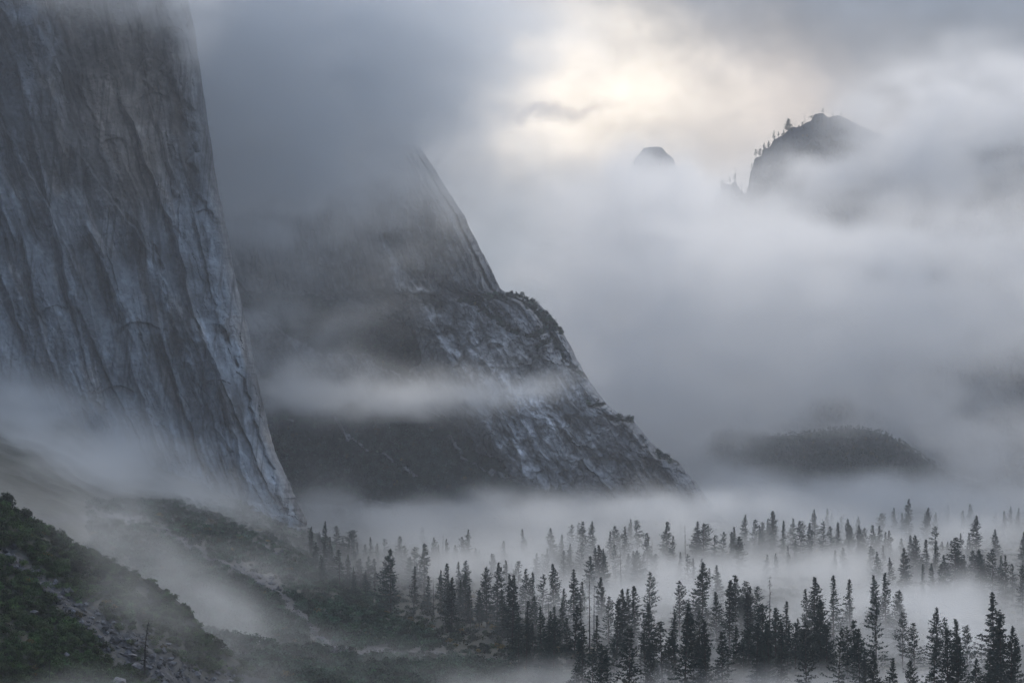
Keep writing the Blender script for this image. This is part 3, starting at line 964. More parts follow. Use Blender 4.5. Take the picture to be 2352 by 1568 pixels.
def stand(px, tip, h, near=1380.0, far=8000.0):
    """where a tree of height h must stand for its tip to be seen at (px, tip)"""
    ys = np.linspace(near, far, 900)
    x, y, z = at(px + 0 * ys, tip + 0 * ys, ys)
    gz = ground_at(x, y)
    i = int(np.argmax(z - gz < h))
    if not (z - gz < h).any(): return None
    return x[i], y[i], gz[i]


c5 = lambda x, y: ((1250 + x / 2.766) * .9408, (1100 + y / 2.766) * .9408)
c6 = lambda x, y: ((1850 + x / 2.766) * .9408, (1100 + y / 2.766) * .9408)
c4 = lambda x, y: ((600 + x / 2.351) * .9408, (1000 + y / 2.351) * .9408)
fu, sm, op, wi, fl, sn = 'full', 'slim', 'open', 'wide', 'flat', 'snag'
# clumps of trees: (where, converter, [(x, tip, height in m, kind), ...])
CLUMPS = [
    ('among the trees at the foot of the great cliff', c4, [(455, 640, 40, fu), (520, 665, 38, sm), (605, 690, 40, wi), (550, 600, 36, sm), (380, 670, 30, fu), (560, 730, 30, fu), (690, 590, 34, op), (640, 755, 30, sm),
        (715, 730, 38, sm), (690, 770, 32, fu), (800, 740, 34, op), (760, 765, 38, sm), (590, 760, 28, sm), (480, 730, 28, sm), (425, 700, 26, fu), (835, 797, 50, wi)]),
    ('on the brushy slope below the cliff toe', c4, [(400, 760, 26, fu), (450, 755, 30, sm), (500, 790, 28, fu), (540, 800, 32, sm), (585, 830, 30, fu), (630, 810, 32, sm), (660, 850, 28, wi), (700, 840, 32, fu), (742, 850, 34, sm), (430, 830, 24, fu), (620, 900, 26, fu), (690, 930, 26, op)]),
    ('in the tree group right of the green brush slope', c4, [(880, 725, 44, sm), (915, 775, 40, sm), (965, 790, 38, op), (1025, 765, 46, sm), (940, 840, 32, fu), (985, 880, 30, sm), (1045, 950, 32, sm), (965, 895, 36, sm), (1015, 675, 34, op),
        (1075, 730, 34, fu), (1105, 775, 30, sm), (1155, 740, 38, sm), (1200, 775, 28, fu), (1250, 725, 36, sm), (1278, 685, 44, fu), (1315, 790, 28, fu), (1340, 800, 26, fu)]),
    ('in the dark stand above the lower brush', c4, [(1120, 920, 38, fu), (1160, 880, 42, sm), (1185, 960, 42, fu), (1225, 975, 34, sm), (1265, 925, 42, fu), (1225, 870, 34, sm), (1265, 862, 40, fu), (1385, 900, 46, wi), (1440, 875, 50, fu), (1525, 940, 48, fu),
        (1485, 750, 40, sm), (1415, 825, 36, fu), (1500, 860, 36, sm), (1290, 1010, 30, fu), (1340, 1030, 30, sm), (1470, 1030, 36, fu)]),
    ('faint in the mist below the granite buttress', c5, [(80, 525, 44, sm), (265, 520, 46, fu), (340, 565, 38, sm), (400, 495, 44, op), (440, 480, 44, sm), (480, 475, 46, fu), (550, 475, 46, fu), (690, 505, 44, wi), (760, 510, 44, fu), (795, 460, 46, sm), (845, 470, 46, op), (665, 540, 38, sm)]),
    ('in the near-middle row under the buttress', c5, [(165, 690, 38, fu), (205, 690, 32, sm), (240, 660, 40, fu), (345, 670, 38, sm), (390, 625, 42, fu), (460, 610, 44, op), (515, 710, 44, fu), (565, 650, 42, sm), (595, 635, 46, fu), (625, 660, 42, fu),
        (700, 630, 44, op), (785, 690, 32, fu), (820, 675, 34, sm), (850, 670, 36, wi), (890, 690, 32, sm), (910, 550, 48, sm), (960, 690, 34, sm)]),
    ('in the crisp dark row at mid valley', c5, [(1040, 475, 52, sm), (1085, 575, 44, fu), (1140, 680, 34, sm), (1190, 695, 34, op), (1230, 725, 30, sm), (1280, 725, 30, fu), (1250, 475, 46, fu), (1290, 490, 50, wi), (1370, 570, 38, op), (1420, 545, 40, op),
        (1485, 545, 42, sm), (1530, 580, 44, fu), (1500, 510, 40, sm), (1570, 430, 50, fu), (1635, 465, 44, op), (1690, 480, 40, op), (1725, 455, 40, sm), (1765, 405, 54, sm)]),
    ('lost in thick mist left of the open gap', c5, [(90, 795, 42, fu), (130, 820, 38, sm), (205, 830, 38, op), (285, 760, 48, fu), (415, 800, 44, fu), (350, 930, 34, sm), (160, 980, 34, fu), (100, 1010, 32, sm), (340, 1010, 32, fu), (285, 1050, 30, sm), (370, 1120, 30, sm),
        (610, 850, 42, fu), (650, 980, 36, op), (575, 1110, 38, sm), (40, 740, 36, sm), (470, 880, 36, sm)]),
    ('in the stand beside the misty gap', c5, [(705, 1010, 42, sm), (745, 930, 46, fu), (785, 930, 44, fu), (830, 912, 50, sm), (900, 1090, 34, fu), (930, 1030, 42, fu), (925, 820, 50, op), (1130, 878, 48, op), (1285, 750, 55, fu), (1385, 950, 46, fu),
        (1465, 870, 52, sm), (1510, 835, 46, fu), (1340, 790, 34, sm), (1385, 770, 38, fu), (1555, 965, 36, op), (1610, 915, 42, wi), (1660, 920, 42, op), (1585, 880, 38, op)]),
    ('in the front forest, lower left', c5, [(0, 835, 54, fu), (45, 1120, 36, fu), (95, 1130, 36, sm), (145, 1160, 34, fu), (200, 1050, 44, fu), (245, 1085, 42, sm), (275, 1120, 42, wi), (410, 1045, 50, sm), (445, 1230, 36, sm), (470, 1200, 42, fu), (540, 1330, 34, op),
        (600, 1300, 38, wi), (640, 1340, 34, fu), (690, 1290, 34, op), (785, 1215, 46, fu), (910, 1230, 40, op), (940, 1310, 38, fu), (975, 1370, 32, fu)]),
    ('in the dense dark front stand', c5, [(1020, 1145, 46, sm), (1050, 1250, 38, fu), (1095, 1085, 42, sm), (1105, 1205, 40, fu), (1160, 1030, 54, fu), (1220, 1090, 44, sm), (1265, 1075, 44, op), (1245, 1250, 36, fu), (1320, 1150, 48, fu), (1300, 1270, 36, sm),
        (1420, 1220, 42, fu), (1510, 1185, 44, fu), (1570, 1260, 38, op), (1595, 1190, 40, fu), (1600, 970, 48, sm), (1650, 1160, 42, sm), (1690, 1040, 44, op), (1745, 1160, 44, fu), (1780, 1060, 42, sm), (1715, 1230, 38, fu)]),
    ('tiny beyond the mid valley row', c5, [(1025, 430, 36, sm), (1045, 410, 34, sm), (1140, 470, 34, fu), (1135, 430, 32, sm), (1195, 405, 36, fu), (1240, 405, 34, sm), (993, 312, 44, sm), (893, 330, 44, fu), (1450, 320, 46, fu), (1425, 360, 34, fu), (1530, 350, 38, fu),
        (1610, 360, 34, sm), (1650, 355, 34, sm), (1693, 345, 38, sm)]),
    ('in the far dark line right of centre', c6, [(15, 500, 38, fu), (40, 480, 42, sm), (105, 405, 50, fu), (172, 470, 44, sm), (237, 455, 46, fu), (290, 472, 44, wi), (345, 485, 42, fu), (385, 393, 54, fu), (437, 475, 42, op), (498, 505, 38, sm), (537, 480, 44, sm), (605, 458, 46, fu),
        (638, 500, 38, sm), (690, 500, 42, fu), (725, 520, 38, op), (780, 498, 44, sm), (817, 505, 42, sm), (855, 545, 36, sm), (880, 535, 40, fu)]),
    ('in the fading second line right of centre', c6, [(250, 600, 32, sm), (615, 605, 36, sm), (580, 650, 34, fu), (525, 670, 32, sm), (765, 640, 36, op), (800, 680, 34, fu), (850, 640, 34, sm), (895, 720, 36, fu), (210, 640, 30, sm), (680, 620, 32, fu), (60, 700, 30, fu), (120, 690, 30, sm)]),
    ('in the dark cluster near the right edge', c6, [(975, 655, 42, fu), (975, 590, 34, sm), (1025, 568, 42, fu), (1070, 570, 50, wi), (1140, 597, 46, sm), (1110, 760, 34, sm), (1200, 510, 46, op), (1195, 610, 44, sm), (1250, 610, 30, fu), (1285, 612, 32, fu), (1305, 605, 34, sm), (1330, 580, 50, sm),
        (1355, 620, 48, fu), (1275, 700, 42, fu), (1185, 755, 34, fu), (1240, 760, 34, fu), (1375, 555, 36, fu), (1425, 560, 36, sm), (1415, 645, 30, fu), (1395, 700, 36, fu)]),
    ('at the right picture edge', c6, [(1475, 437, 56, fu), (1605, 527, 46, fu), (1455, 670, 40, wi), (1490, 665, 42, wi), (1510, 680, 42, fu), (1585, 660, 44, op), (1645, 705, 38, sm), (1675, 705, 40, fu), (1720, 765, 34, op), (1785, 765, 42, op), (1795, 545, 48, fu), (1797, 640, 40, op)]),
    ('faint on the far right mist', c6, [(170, 315, 36, sm), (250, 312, 40, fu), (320, 335, 32, sm), (35, 345, 32, sm), (470, 385, 44, sm), (500, 415, 34, fu), (575, 300, 40, wi), (705, 300, 38, fu), (740, 310, 34, sm), (822, 290, 38, sm), (938, 275, 42, sm), (762, 360, 36, sm),
        (858, 358, 36, fu), (920, 385, 42, sm), (1020, 325, 58, fu), (1145, 382, 48, fu), (975, 420, 34, sm), (680, 445, 34, fu), (835, 420, 38, wi), (560, 440, 32, sm)]),
    ('ghostly in the far right mist', c6, [(1200, 415, 36, fu), (1100, 290, 36, fu), (1285, 360, 40, sm), (1435, 360, 42, fu), (1390, 400, 34, sm), (1505, 290, 40, op), (1560, 320, 38, sm), (1605, 400, 32, sm), (1665, 405, 36, sm), (1710, 375, 42, fu), (1755, 385, 42, fu), (725, 230, 44, fu), (898, 235, 42, sm)]),
    ('pale in the mist at right middle', c6, [(380, 850, 54, fu), (510, 840, 48, sm), (620, 865, 46, sm), (790, 840, 46, fu), (865, 820, 48, sm), (960, 940, 40, wi), (975, 1090, 38, op), (185, 1015, 40, sm), (265, 1130, 30, fu), (340, 930, 40, fu)]),
    ('in the front stand left of the isolated pine', c6, [(35, 1040, 46, op), (75, 1160, 44, fu), (120, 1065, 44, op), (155, 1155, 44, sm), (195, 1190, 40, sm), (250, 1165, 42, op), (305, 1200, 38, fu), (330, 1160, 44, op), (420, 1005, 56, wi), (535, 1205, 42, op), (605, 1190, 44, op), (655, 1145, 46, fu),
        (690, 1200, 44, fu), (470, 1180, 40, fu), (390, 1150, 40, fu), (735, 1330, 38, fu), (780, 1400, 36, fu)]),
    ('in the front right corner of the forest', c6, [(800, 975, 50, op), (1055, 1160, 40, op), (1200, 1055, 48, fu), (1270, 1125, 40, op), (1345, 1135, 48, sm), (1420, 1185, 40, op), (1600, 950, 56, fu), (1640, 1110, 50, fu), (1700, 1180, 48, fu), (1735, 1250, 44, fu), (1190, 1440, 42, fu),
        (1280, 1310, 46, sm), (1345, 1390, 42, wi), (915, 1470, 36, fu), (1040, 1530, 34, wi), (1465, 1510, 34, fu), (1550, 1330, 42, fu)]),
]
SNAGS = [(c5, 1172, 488, 52, 0, 'in the bright mist of mid valley, short twigs down its leaning stem'), (c5, 525, 865, 54, 2, 'tallest of the drooping-branched dead pair left of the gap'), (c5, 475, 965, 48, 2, 'leftmost of the drooping dead stems left of the gap'),
         (c5, 555, 905, 46, 1, 'right of the tall drooping dead trunk, nearly branchless'), (c5, 945, 588, 44, 3, 'spike beside a slender dark pine under the buttress'), (c5, 738, 630, 46, 3, 'thin pole in the row under the buttress'),
         (c5, 242, 1000, 46, 3, 'pole above two dark conifers of the front left forest'), (c6, 77, 835, 54, 2, 'tall bare spire above the front stand near centre right'), (c5, 112, 1040, 36, 1, 'short pole in pale mist at the front left forest'),
         (c5, 300, 1060, 40, 1, 'thin stem right of the darkest front left conifers'), (c5, 865, 1270, 36, 1, 'grey stem inside the lower front forest'), (c5, 1290, 470, 52, 3, 'spike standing out of a broad crown in the mid valley row'),
         (c4, 1130, 708, 36, 1, 'narrow stem left of a small group below the buttress'), (c4, 1080, 950, 34, 3, 'leaning pole in front of the brush slope'), (c4, 1160, 435, 40, 0, 'twiggy dead top alone above the mist bank'),
         (c4, 855, 735, 36, 3, 'leaning stem above the largest brush-slope pine'), (c4, 1525, 775, 40, 3, 'leaning pole beside a conifer in pale mist'), (c4, 1385, 780, 34, 3, 'faint needle-thin pole in the bright mist'),
         (c5, 1368, 560, 38, 1, 'thin top beside an open pine in the mid valley row')]

n_tree = 0
GRP = 'conifers standing in the valley mist'


def plant(kind, x, y, z, h, label, group, wide=1.0):
    tr, cr = rnd.choice(PROTO[kind]) if not isinstance(kind, tuple) else PROTO['snag'][kind[1]]
    dead = isinstance(kind, tuple)
    e = bpy.data.objects.new('dead_tree' if dead else 'conifer_tree', None); COL.objects.link(e)
    e.empty_display_size = .1
    e.location = (x, y, z); e.rotation_euler = (rnd.uniform(-.03, .03), rnd.uniform(-.03, .03), rnd.uniform(0, 2 * pi)); e.scale = (h * wide, h * wide, h)
    obj('trunk', tr, e); obj('branches' if dead else 'crown', cr, e)
    tag(e, label, 'dead tree' if dead else 'conifer', group)
    return e


for (where, cv, L) in CLUMPS:
    L2 = []
    for (x, t, h, k) in L:
        px, tip = cv(x, t)
        L2.append((px, tip, h, k))
    L2.sort()
    tall = max(range(len(L2)), key=lambda i: L2[i][2])
    high = min(range(len(L2)), key=lambda i: L2[i][1])
    for i, (px, tip, h, k) in enumerate(L2):
        h *= rnd.uniform(.93, 1.07)
        s_ = stand(px, tip, h)
        if s_ is None: continue
        size = 'tallest ' if i == tall else ('small ' if h <= 34 else '')
        o_ = ORD[i] + ' from the left' if i < len(ORD) - 3 else ['last', 'second last', 'third last'][min(2, len(L2) - 1 - i)] + ' on the right'
        if len(L2) - 1 - i == 0: o_ = 'rightmost one'
        if i == 0: o_ = 'leftmost one'
        lab = f'{size}{KIND_WORD[k]} conifer {where}, {o_}'
        if len(lab.split()) > 16: lab = f'{KIND_WORD[k]} conifer {where}, {o_}'
        if len(lab.split()) > 16: lab = f'conifer {where}, {o_}'
        plant(k, s_[0], s_[1], s_[2] - .3, h, lab, GRP, (rnd.uniform(.85, 1.12) + (.20 if k == 'slim' else 0)) * (1.12 if tip < 1290 else 1.0)); n_tree += 1
for (cv, x, t, h, v, lab) in SNAGS:
    px, tip = cv(x, t)
    s_ = stand(px, tip, h)
    if s_: plant(('snag', v), s_[0], s_[1], s_[2] - .3, h, 'bare dead tree, ' + lab, 'dead trees in the valley forest', .9)
# the dead snag on the near hillside and a few lone trees
X, Y_, Z_, ok = hit(near_z, [332], [1556], 900, 1320, 800)
ztop = at(338, 1424, Y_[0])[2]
e = plant(('snag', 4), X[0], Y_[0], Z_[0] - .5, float(ztop - Z_[0] + .5), 'bent dead snag with drooping bare branches on the near boulder streak', 'dead trees on the near hillside', 2.0)
e.rotation_euler = (0, 0, 0)
X, Y_, Z_, ok = hit(near_z, [113], [1600], 900, 1320, 800)
plant(('snag', 2), X[0], Y_[0], Z_[0] - .5, 16, 'faint dead snag in thin mist at the bottom of the near hillside', 'dead trees on the near hillside', 1.2)
# trees on the buttress
def on_sheet(SH, px, py, h, k, lab, wide=1.0):
    X, Y_, Z_, ok = SH.look(np.array([float(px)]), np.array([float(py)]))
    plant(k, X[0], Y_[0] - 3, Z_[0] - 1, h, lab, 'conifers on the granite buttress', wide)


on_sheet(SB, 1038, 1158, 26, fu, 'dark small conifer at the top of the mist bank below the buttress forest')
on_sheet(SB, 935, 945, 28, sm, 'slender conifer on the wooded shoulder just above the mist band')
on_sheet(SB, 960, 950, 30, wi, 'broad conifer on the wooded shoulder just above the mist band')
on_sheet(SB, 1355, 1150, 18, fl, 'flat-topped pine rising alone from the mist under the buttress')
on_sheet(SB, 1005, 1010, 20, sm, 'small conifer where the buttress forest meets bare slabs')
on_sheet(SB, 845, 1200 - 4, 34, wi, 'layered conifer standing in the mist behind the forest edge')


def on_crag(px, foot, h, k, lab, wide=1.0):
    j = int(np.argmin(np.abs(cragX[6] - px)))
    x, y, z = at(cragX[6, j], cragY[6, j] + foot, cragD[6, j])
    plant(k, x, y - 4, z - 1.5, h * 1.12, lab, 'trees along the crag skyline', wide)


c8 = lambda x: (1500 + x / 2.352) * .9408
for (x, h, k, lab) in ((1000, 26, wi, 'rounded tall pine on the crag skyline left of the two bare poles'), (920, 19, sm, 'slender pine where the crag skyline steepens'), (942, 13, sm, 'shorter pine just right of the slender skyline pine'),
                       (970, 12, fu, 'small pine left of the rounded tall skyline pine'), (885, 15, fu, 'pine on the lower shoulder of the crag skyline'), (812, 19, op, 'open pine leaning out at the upper crag corner'),
                       (840, 17, wi, 'broad pine at the upper crag corner'), (860, 13, fu, 'small pine right of the broad corner pine'), (786, 14, sm, 'thin pine below the upper crag corner'), (658, 17, op, 'rounded pine topping the lower crag'),
                       (690, 17, fu, 'hazy pine right of the top of the lower crag'), (624, 10, fu, 'small pine on the left lip of the lower crag'), (592, 14, sm, 'pine on the left flank of the lower crag'), (540, 14, sm, 'lowest hazy pine left of the lower crag'),
                       (560, 14, sm, 'hazy pine second up the left slope of the lower crag'), (1130, 10, fl, 'low bush right of the bare poles on the crag'), (1075, 8, fu, 'low pine between the bare poles on the crag')):
    on_crag(c8(x), 0, h, k, lab, 1.5)
on_crag(c8(1092), 0, 24, ('snag', 1), 'taller bare pole on the crag skyline', 1.3)
on_crag(c8(1037), 0, 17, ('snag', 0), 'shorter bare pole on the crag skyline', 1.3)


# broadleaf trees one can tell apart
def oak(px, py, zf, y0, y1, rad, lab, tint, seed, flat=.9, ntri=900, leaf=.28):
    X, Y_, Z_, ok = hit(zf, [px], [py], y0, y1, 800)
    if not ok[0]: return
    r_ = np.random.RandomState(seed)
    e = bpy.data.objects.new('oak_tree', None); COL.objects.link(e); e.location = (X[0], Y_[0], Z_[0] - rad * .55)
    V, Fc, T = leaf_mass(np.array([[0, 0, rad * .95]]), np.array([rad]), ntri, leaf * rad / 3, np.array([tint]), flat=flat, lobes=14, seed=seed, spread=.7)
    obj('crown', mesh_from('crown', V, Fc, M_leaf, False, T), e)
    parts = [tube([(0, 0, -1), (.1, 0, rad * .4), (.2, .1, rad * .8)], (rad * .07, rad * .05, rad * .03), 6)]
    for k in range(5):
        a = k * 1.26 + r_.uniform(0, .6)
        parts.append(tube([(.1, 0, rad * .4), (cos(a) * rad * .5, sin(a) * rad * .5, rad * r_.uniform(.8, 1.2))], (rad * .035, rad * .012), 4))
    obj('trunk', mesh_from('trunk', *join(parts), M_bark), e)
    tag(e, lab, 'oak tree', 'oaks standing out on the slopes')


OAKS = [
    (14, 1162, 5.2, 'tall dark oak at the left edge, topmost on the near ridge', (.030, .040, .026)),
    (60, 1190, 4.2, 'misty oak on the ridge right of the tall edge oak', (.034, .042, .028)),
    (128, 1222, 4.6, 'bushy oak on the near ridge above the hollow', (.036, .044, .028)),
    (238, 1280, 4.4, 'domed oak on the near ridge, left of the bare dip', (.030, .040, .024)),
    (372, 1352, 4.0, 'compact oak at the knuckle of the near ridge', (.026, .038, .022)),
    (396, 1368, 3.8, 'dark oak overhanging the steep drop of the near ridge', (.022, .034, .020)),
    (440, 1398, 3.8, 'small oak part way down the ridge below the knuckle', (.028, .038, .024)),
    (500, 1490, 4.2, 'broad oak halfway down the lower near ridge', (.036, .044, .026)),
    (600, 1560, 4.2, 'dim oak low on the near ridge by the mist', (.040, .044, .028)),
    (180, 1320, 6.0, 'wide rounded oak in the middle of the near hillside', (.024, .034, .020)),
    (225, 1335, 5.2, 'dark oak beside the wide rounded one on the near hillside', (.022, .034, .020)),
    (130, 1545, 4.6, 'bright green oak at the lower left corner of the hillside', (.040, .080, .024)),
    (205, 1520, 4.4, 'green oak bordering the boulder streak from below', (.036, .078, .022)),
    (60, 1440, 4.6, 'green oak under the upper boulder streak', (.034, .066, .022)),
    (262, 1562, 4.0, 'fresh green oak left of the large boulders', (.040, .084, .024)),
]
for i, (px, py, rad, lab, t) in enumerate(OAKS):
    oak(px, py, near_z, 900, 1330, rad, lab, t, 400 + i)
TOAKS = [
    (455, 1365, 8.5, 'round dark oak alone in the misty gully', (.024, .032, .026)),
    (425, 1370, 7.0, 'lower oak left of the round gully oak', (.026, .034, .026)),
    (555, 1362, 8.0, 'dark oak in the clump beside the pale scree', (.024, .038, .022)),
    (590, 1385, 7.0, 'oak at the right end of the clump beside the scree', (.026, .042, .022)),
    (1238, 1548, 4.2, 'yellow-leaved oak in front of the dark stand', (.20, .13, .02)),
    (1268, 1556, 3.2, 'small yellow-brown oak right of the brightest yellow one', (.15, .10, .02)),
    (1130, 1500, 6.0, 'large green oak where the brush meets the conifers', (.030, .062, .022)),
    (1060, 1475, 6.0, 'green oak on the brush slope below the big pine', (.030, .056, .024)),
    (960, 1450, 6.5, 'domed oak on the brush slope foot of the big pine', (.034, .058, .024)),
    (830, 1400, 6.5, 'oak up on the brush slope left of the big pine', (.034, .054, .026)),
]
for i, (px, py, rad, lab, t) in enumerate(TOAKS):
    oak(px, py, talus_z, 1350, 3600, rad, lab, t, 450 + i, ntri=1100)

# ------------------------------------------------------------------ mist and haze
HAZE = 4.0e-5
import bmesh


def box(name, lo, hi):
    me = bpy.data.meshes.new(name); bm = bmesh.new(); bmesh.ops.create_cube(bm, size=1)
    for v in bm.verts: v.co = [(lo[i] + hi[i]) / 2 + v.co[i] * (hi[i] - lo[i]) for i in range(3)]
    bm.to_mesh(me); bm.free()
    return obj(name, me)


def vol_mat(name, density, color, aniso, attr):
    m = bpy.data.materials.new(name); m.use_nodes = True
    nt = m.node_tree; nt.nodes.remove(nt.nodes['Principled BSDF'])
    p = nt.nodes.new('ShaderNodeVolumePrincipled')
    p.inputs['Density'].default_value = density
    p.inputs['Density Attribute'].default_value = attr
    p.inputs['Anisotropy'].default_value = aniso
    p.inputs['Color'].default_value = color
    nt.links.new(p.outputs[0], nt.nodes['Material Output'].inputs['Volume'])
    return m


# banks of mist: (px, py, D, half width, half height in frame units, half depth in metres, optical thickness, tilt)
def pf(px, py, D, sx, sy, sd, tau, rot=0): return (px, py, D, sx, sy, sd, tau, rot)


NEAR = [
    pf(620, 1500, 1640, 120, 42, 90, 1.1, 30), pf(480, 1390, 1700, 80, 40, 80, .8, 38), pf(760, 1560, 1600, 120, 40, 80, 1.0), pf(350, 1280, 1750, 80, 40, 80, .6, 40),
    pf(900, 1600, 1560, 200, 34, 70, .7), pf(1250, 1575, 1480, 200, 22, 50, .8), pf(1600, 1575, 1450, 260, 20, 50, 1.0), pf(1950, 1575, 1450, 260, 20, 50, 1.0), pf(2250, 1580, 1460, 200, 24, 50, 1.0), pf(1480, 1500, 1790, 60, 40, 40, .7), pf(1690, 1500, 1790, 40, 40, 40, .6), pf(2080, 1490, 1740, 110, 46, 50, .8), pf(2230, 1500, 1740, 80, 50, 50, .9),
    pf(360, 1420, 1230, 90, 34, 30, .25, 35), pf(120, 1620, 1010, 160, 26, 30, .45), pf(600, 1580, 1230, 100, 30, 40, .35, 30), pf(220, 1250, 1260, 80, 26, 30, .3, 35),
    pf(260, 1360, 1210, 60, 34, 30, .22, 30), pf(30, 1240, 1500, 130, 60, 80, .6, 35),
]
MID = [
    # in front of the great cliff's foot
    pf(-20, 960, 2900, 130, 60, 110, 1.6, 30), pf(120, 1030, 2850, 150, 62, 120, 1.7, 35), pf(60, 1090, 2700, 150, 60, 120, 1.3, 20), pf(280, 1110, 2850, 150, 62, 120, 1.5, 25), pf(200, 1200, 2550, 170, 50, 120, 1.3, 25),
    pf(430, 1150, 2850, 110, 40, 110, .9, 25), pf(320, 1240, 2400, 120, 38, 120, .8, 30), pf(560, 1235, 2800, 110, 24, 110, .4, 20), pf(300, 1000, 2950, 60, 50, 80, .5, 40),
    pf(620, 1310, 2300, 90, 26, 90, .4, 30),
    # behind the cliff's toe and over the valley floor
    pf(735, 1170, 3650, 50, 50, 80, .5, 50), pf(830, 1190, 3640, 120, 26, 90, .9), pf(1000, 1195, 3750, 170, 26, 120, 1.8), pf(1250, 1170, 3820, 200, 26, 90, 2.0), pf(1500, 1172, 3850, 220, 24, 110, 2.2),
    pf(1650, 1168, 3880, 70, 20, 60, 1.6), pf(1780, 1160, 4600, 300, 32, 250, 1.8), pf(2150, 1160, 4700, 260, 34, 250, 1.5), pf(1150, 1225, 3500, 260, 24, 120, 1.1), pf(1500, 1235, 3450, 300, 20, 120, 1.1),
    pf(1900, 1225, 3900, 280, 22, 180, 1.1), pf(2250, 1235, 3700, 180, 26, 180, 1.2),
    # threads between the tree rows
    pf(1180, 1300, 2650, 130, 34, 100, 1.1), pf(1420, 1300, 2850, 220, 22, 110, .9), pf(1330, 1375, 2250, 170, 40, 90, 1.0), pf(1560, 1370, 2300, 180, 26, 90, .9), pf(1780, 1320, 2650, 260, 30, 100, 1.5),
    pf(2000, 1370, 2250, 250, 30, 90, 1.4), pf(2260, 1380, 2200, 200, 34, 90, 1.1), pf(1700, 1440, 1980, 200, 26, 60, .6), pf(1420, 1450, 1990, 120, 40, 60, .8), pf(2120, 1450, 1950, 180, 34, 60, .9),
    pf(2100, 1290, 2900, 260, 18, 110, 1.0), pf(1000, 1290, 2750, 90, 30, 90, .6), pf(2330, 1470, 1900, 120, 40, 60, .6), pf(870, 1290, 2500, 120, 34, 100, .35), pf(740, 1250, 2900, 90, 30, 100, .35),
    # bands across the buttress
    pf(720, 905, 3780, 170, 34, 80, 1.6), pf(900, 905, 3750, 150, 24, 70, 1.3, -3), pf(1080, 898, 3720, 120, 20, 60, .9, -4), pf(1220, 878, 3760, 80, 13, 50, .6, -8), pf(650, 845, 3800, 110, 34, 80, 1.0, 4),
    pf(660, 745, 3900, 110, 34, 80, .9, 6), pf(800, 705, 3950, 90, 20, 70, .4), pf(800, 620, 3950, 120, 40, 80, .2),
    # the cloud between the cliff and the buttress; banks added above the frame shade it
    pf(620, 330, 3800, 130, 150, 170, 2.8), pf(760, 180, 3850, 200, 170, 180, 3.0), pf(740, 380, 3850, 60, 60, 150, 1.8), pf(600, -170, 3800, 320, 110, 170, 3.2), pf(420, -150, 3150, 120, 90, 60, 1.0), pf(600, 60, 3800, 200, 120, 180, 2.6), pf(890, 180, 3900, 70, 90, 160, 2.0),
    pf(950, 60, 3900, 150, 110, 170, 2.4), pf(850, 350, 3900, 50, 34, 120, .8), pf(1000, 470, 3950, 60, 40, 90, .35, 40), pf(560, 470, 3800, 60, 50, 110, 1.0), pf(700, 490, 3880, 110, 22, 100, .4),
    pf(930, 260, 3950, 70, 46, 120, 1.6), pf(1080, 40, 4100, 150, 100, 150, 1.1), pf(1060, 210, 4200, 70, 120, 150, .5), pf(505, 90, 3750, 80, 150, 170, 2.0), pf(480, -60, 3700, 100, 70, 120, 1.4), pf(560, 240, 3700, 90, 120, 130, 1.6), pf(700, 100, 4000, 250, 140, 220, 1.6),
    # wisps on the top of the great cliff
    pf(410, 15, 3130, 60, 34, 50, .9), pf(300, -20, 3100, 120, 40, 50, .6), pf(440, 110, 3180, 30, 50, 30, .4),
]
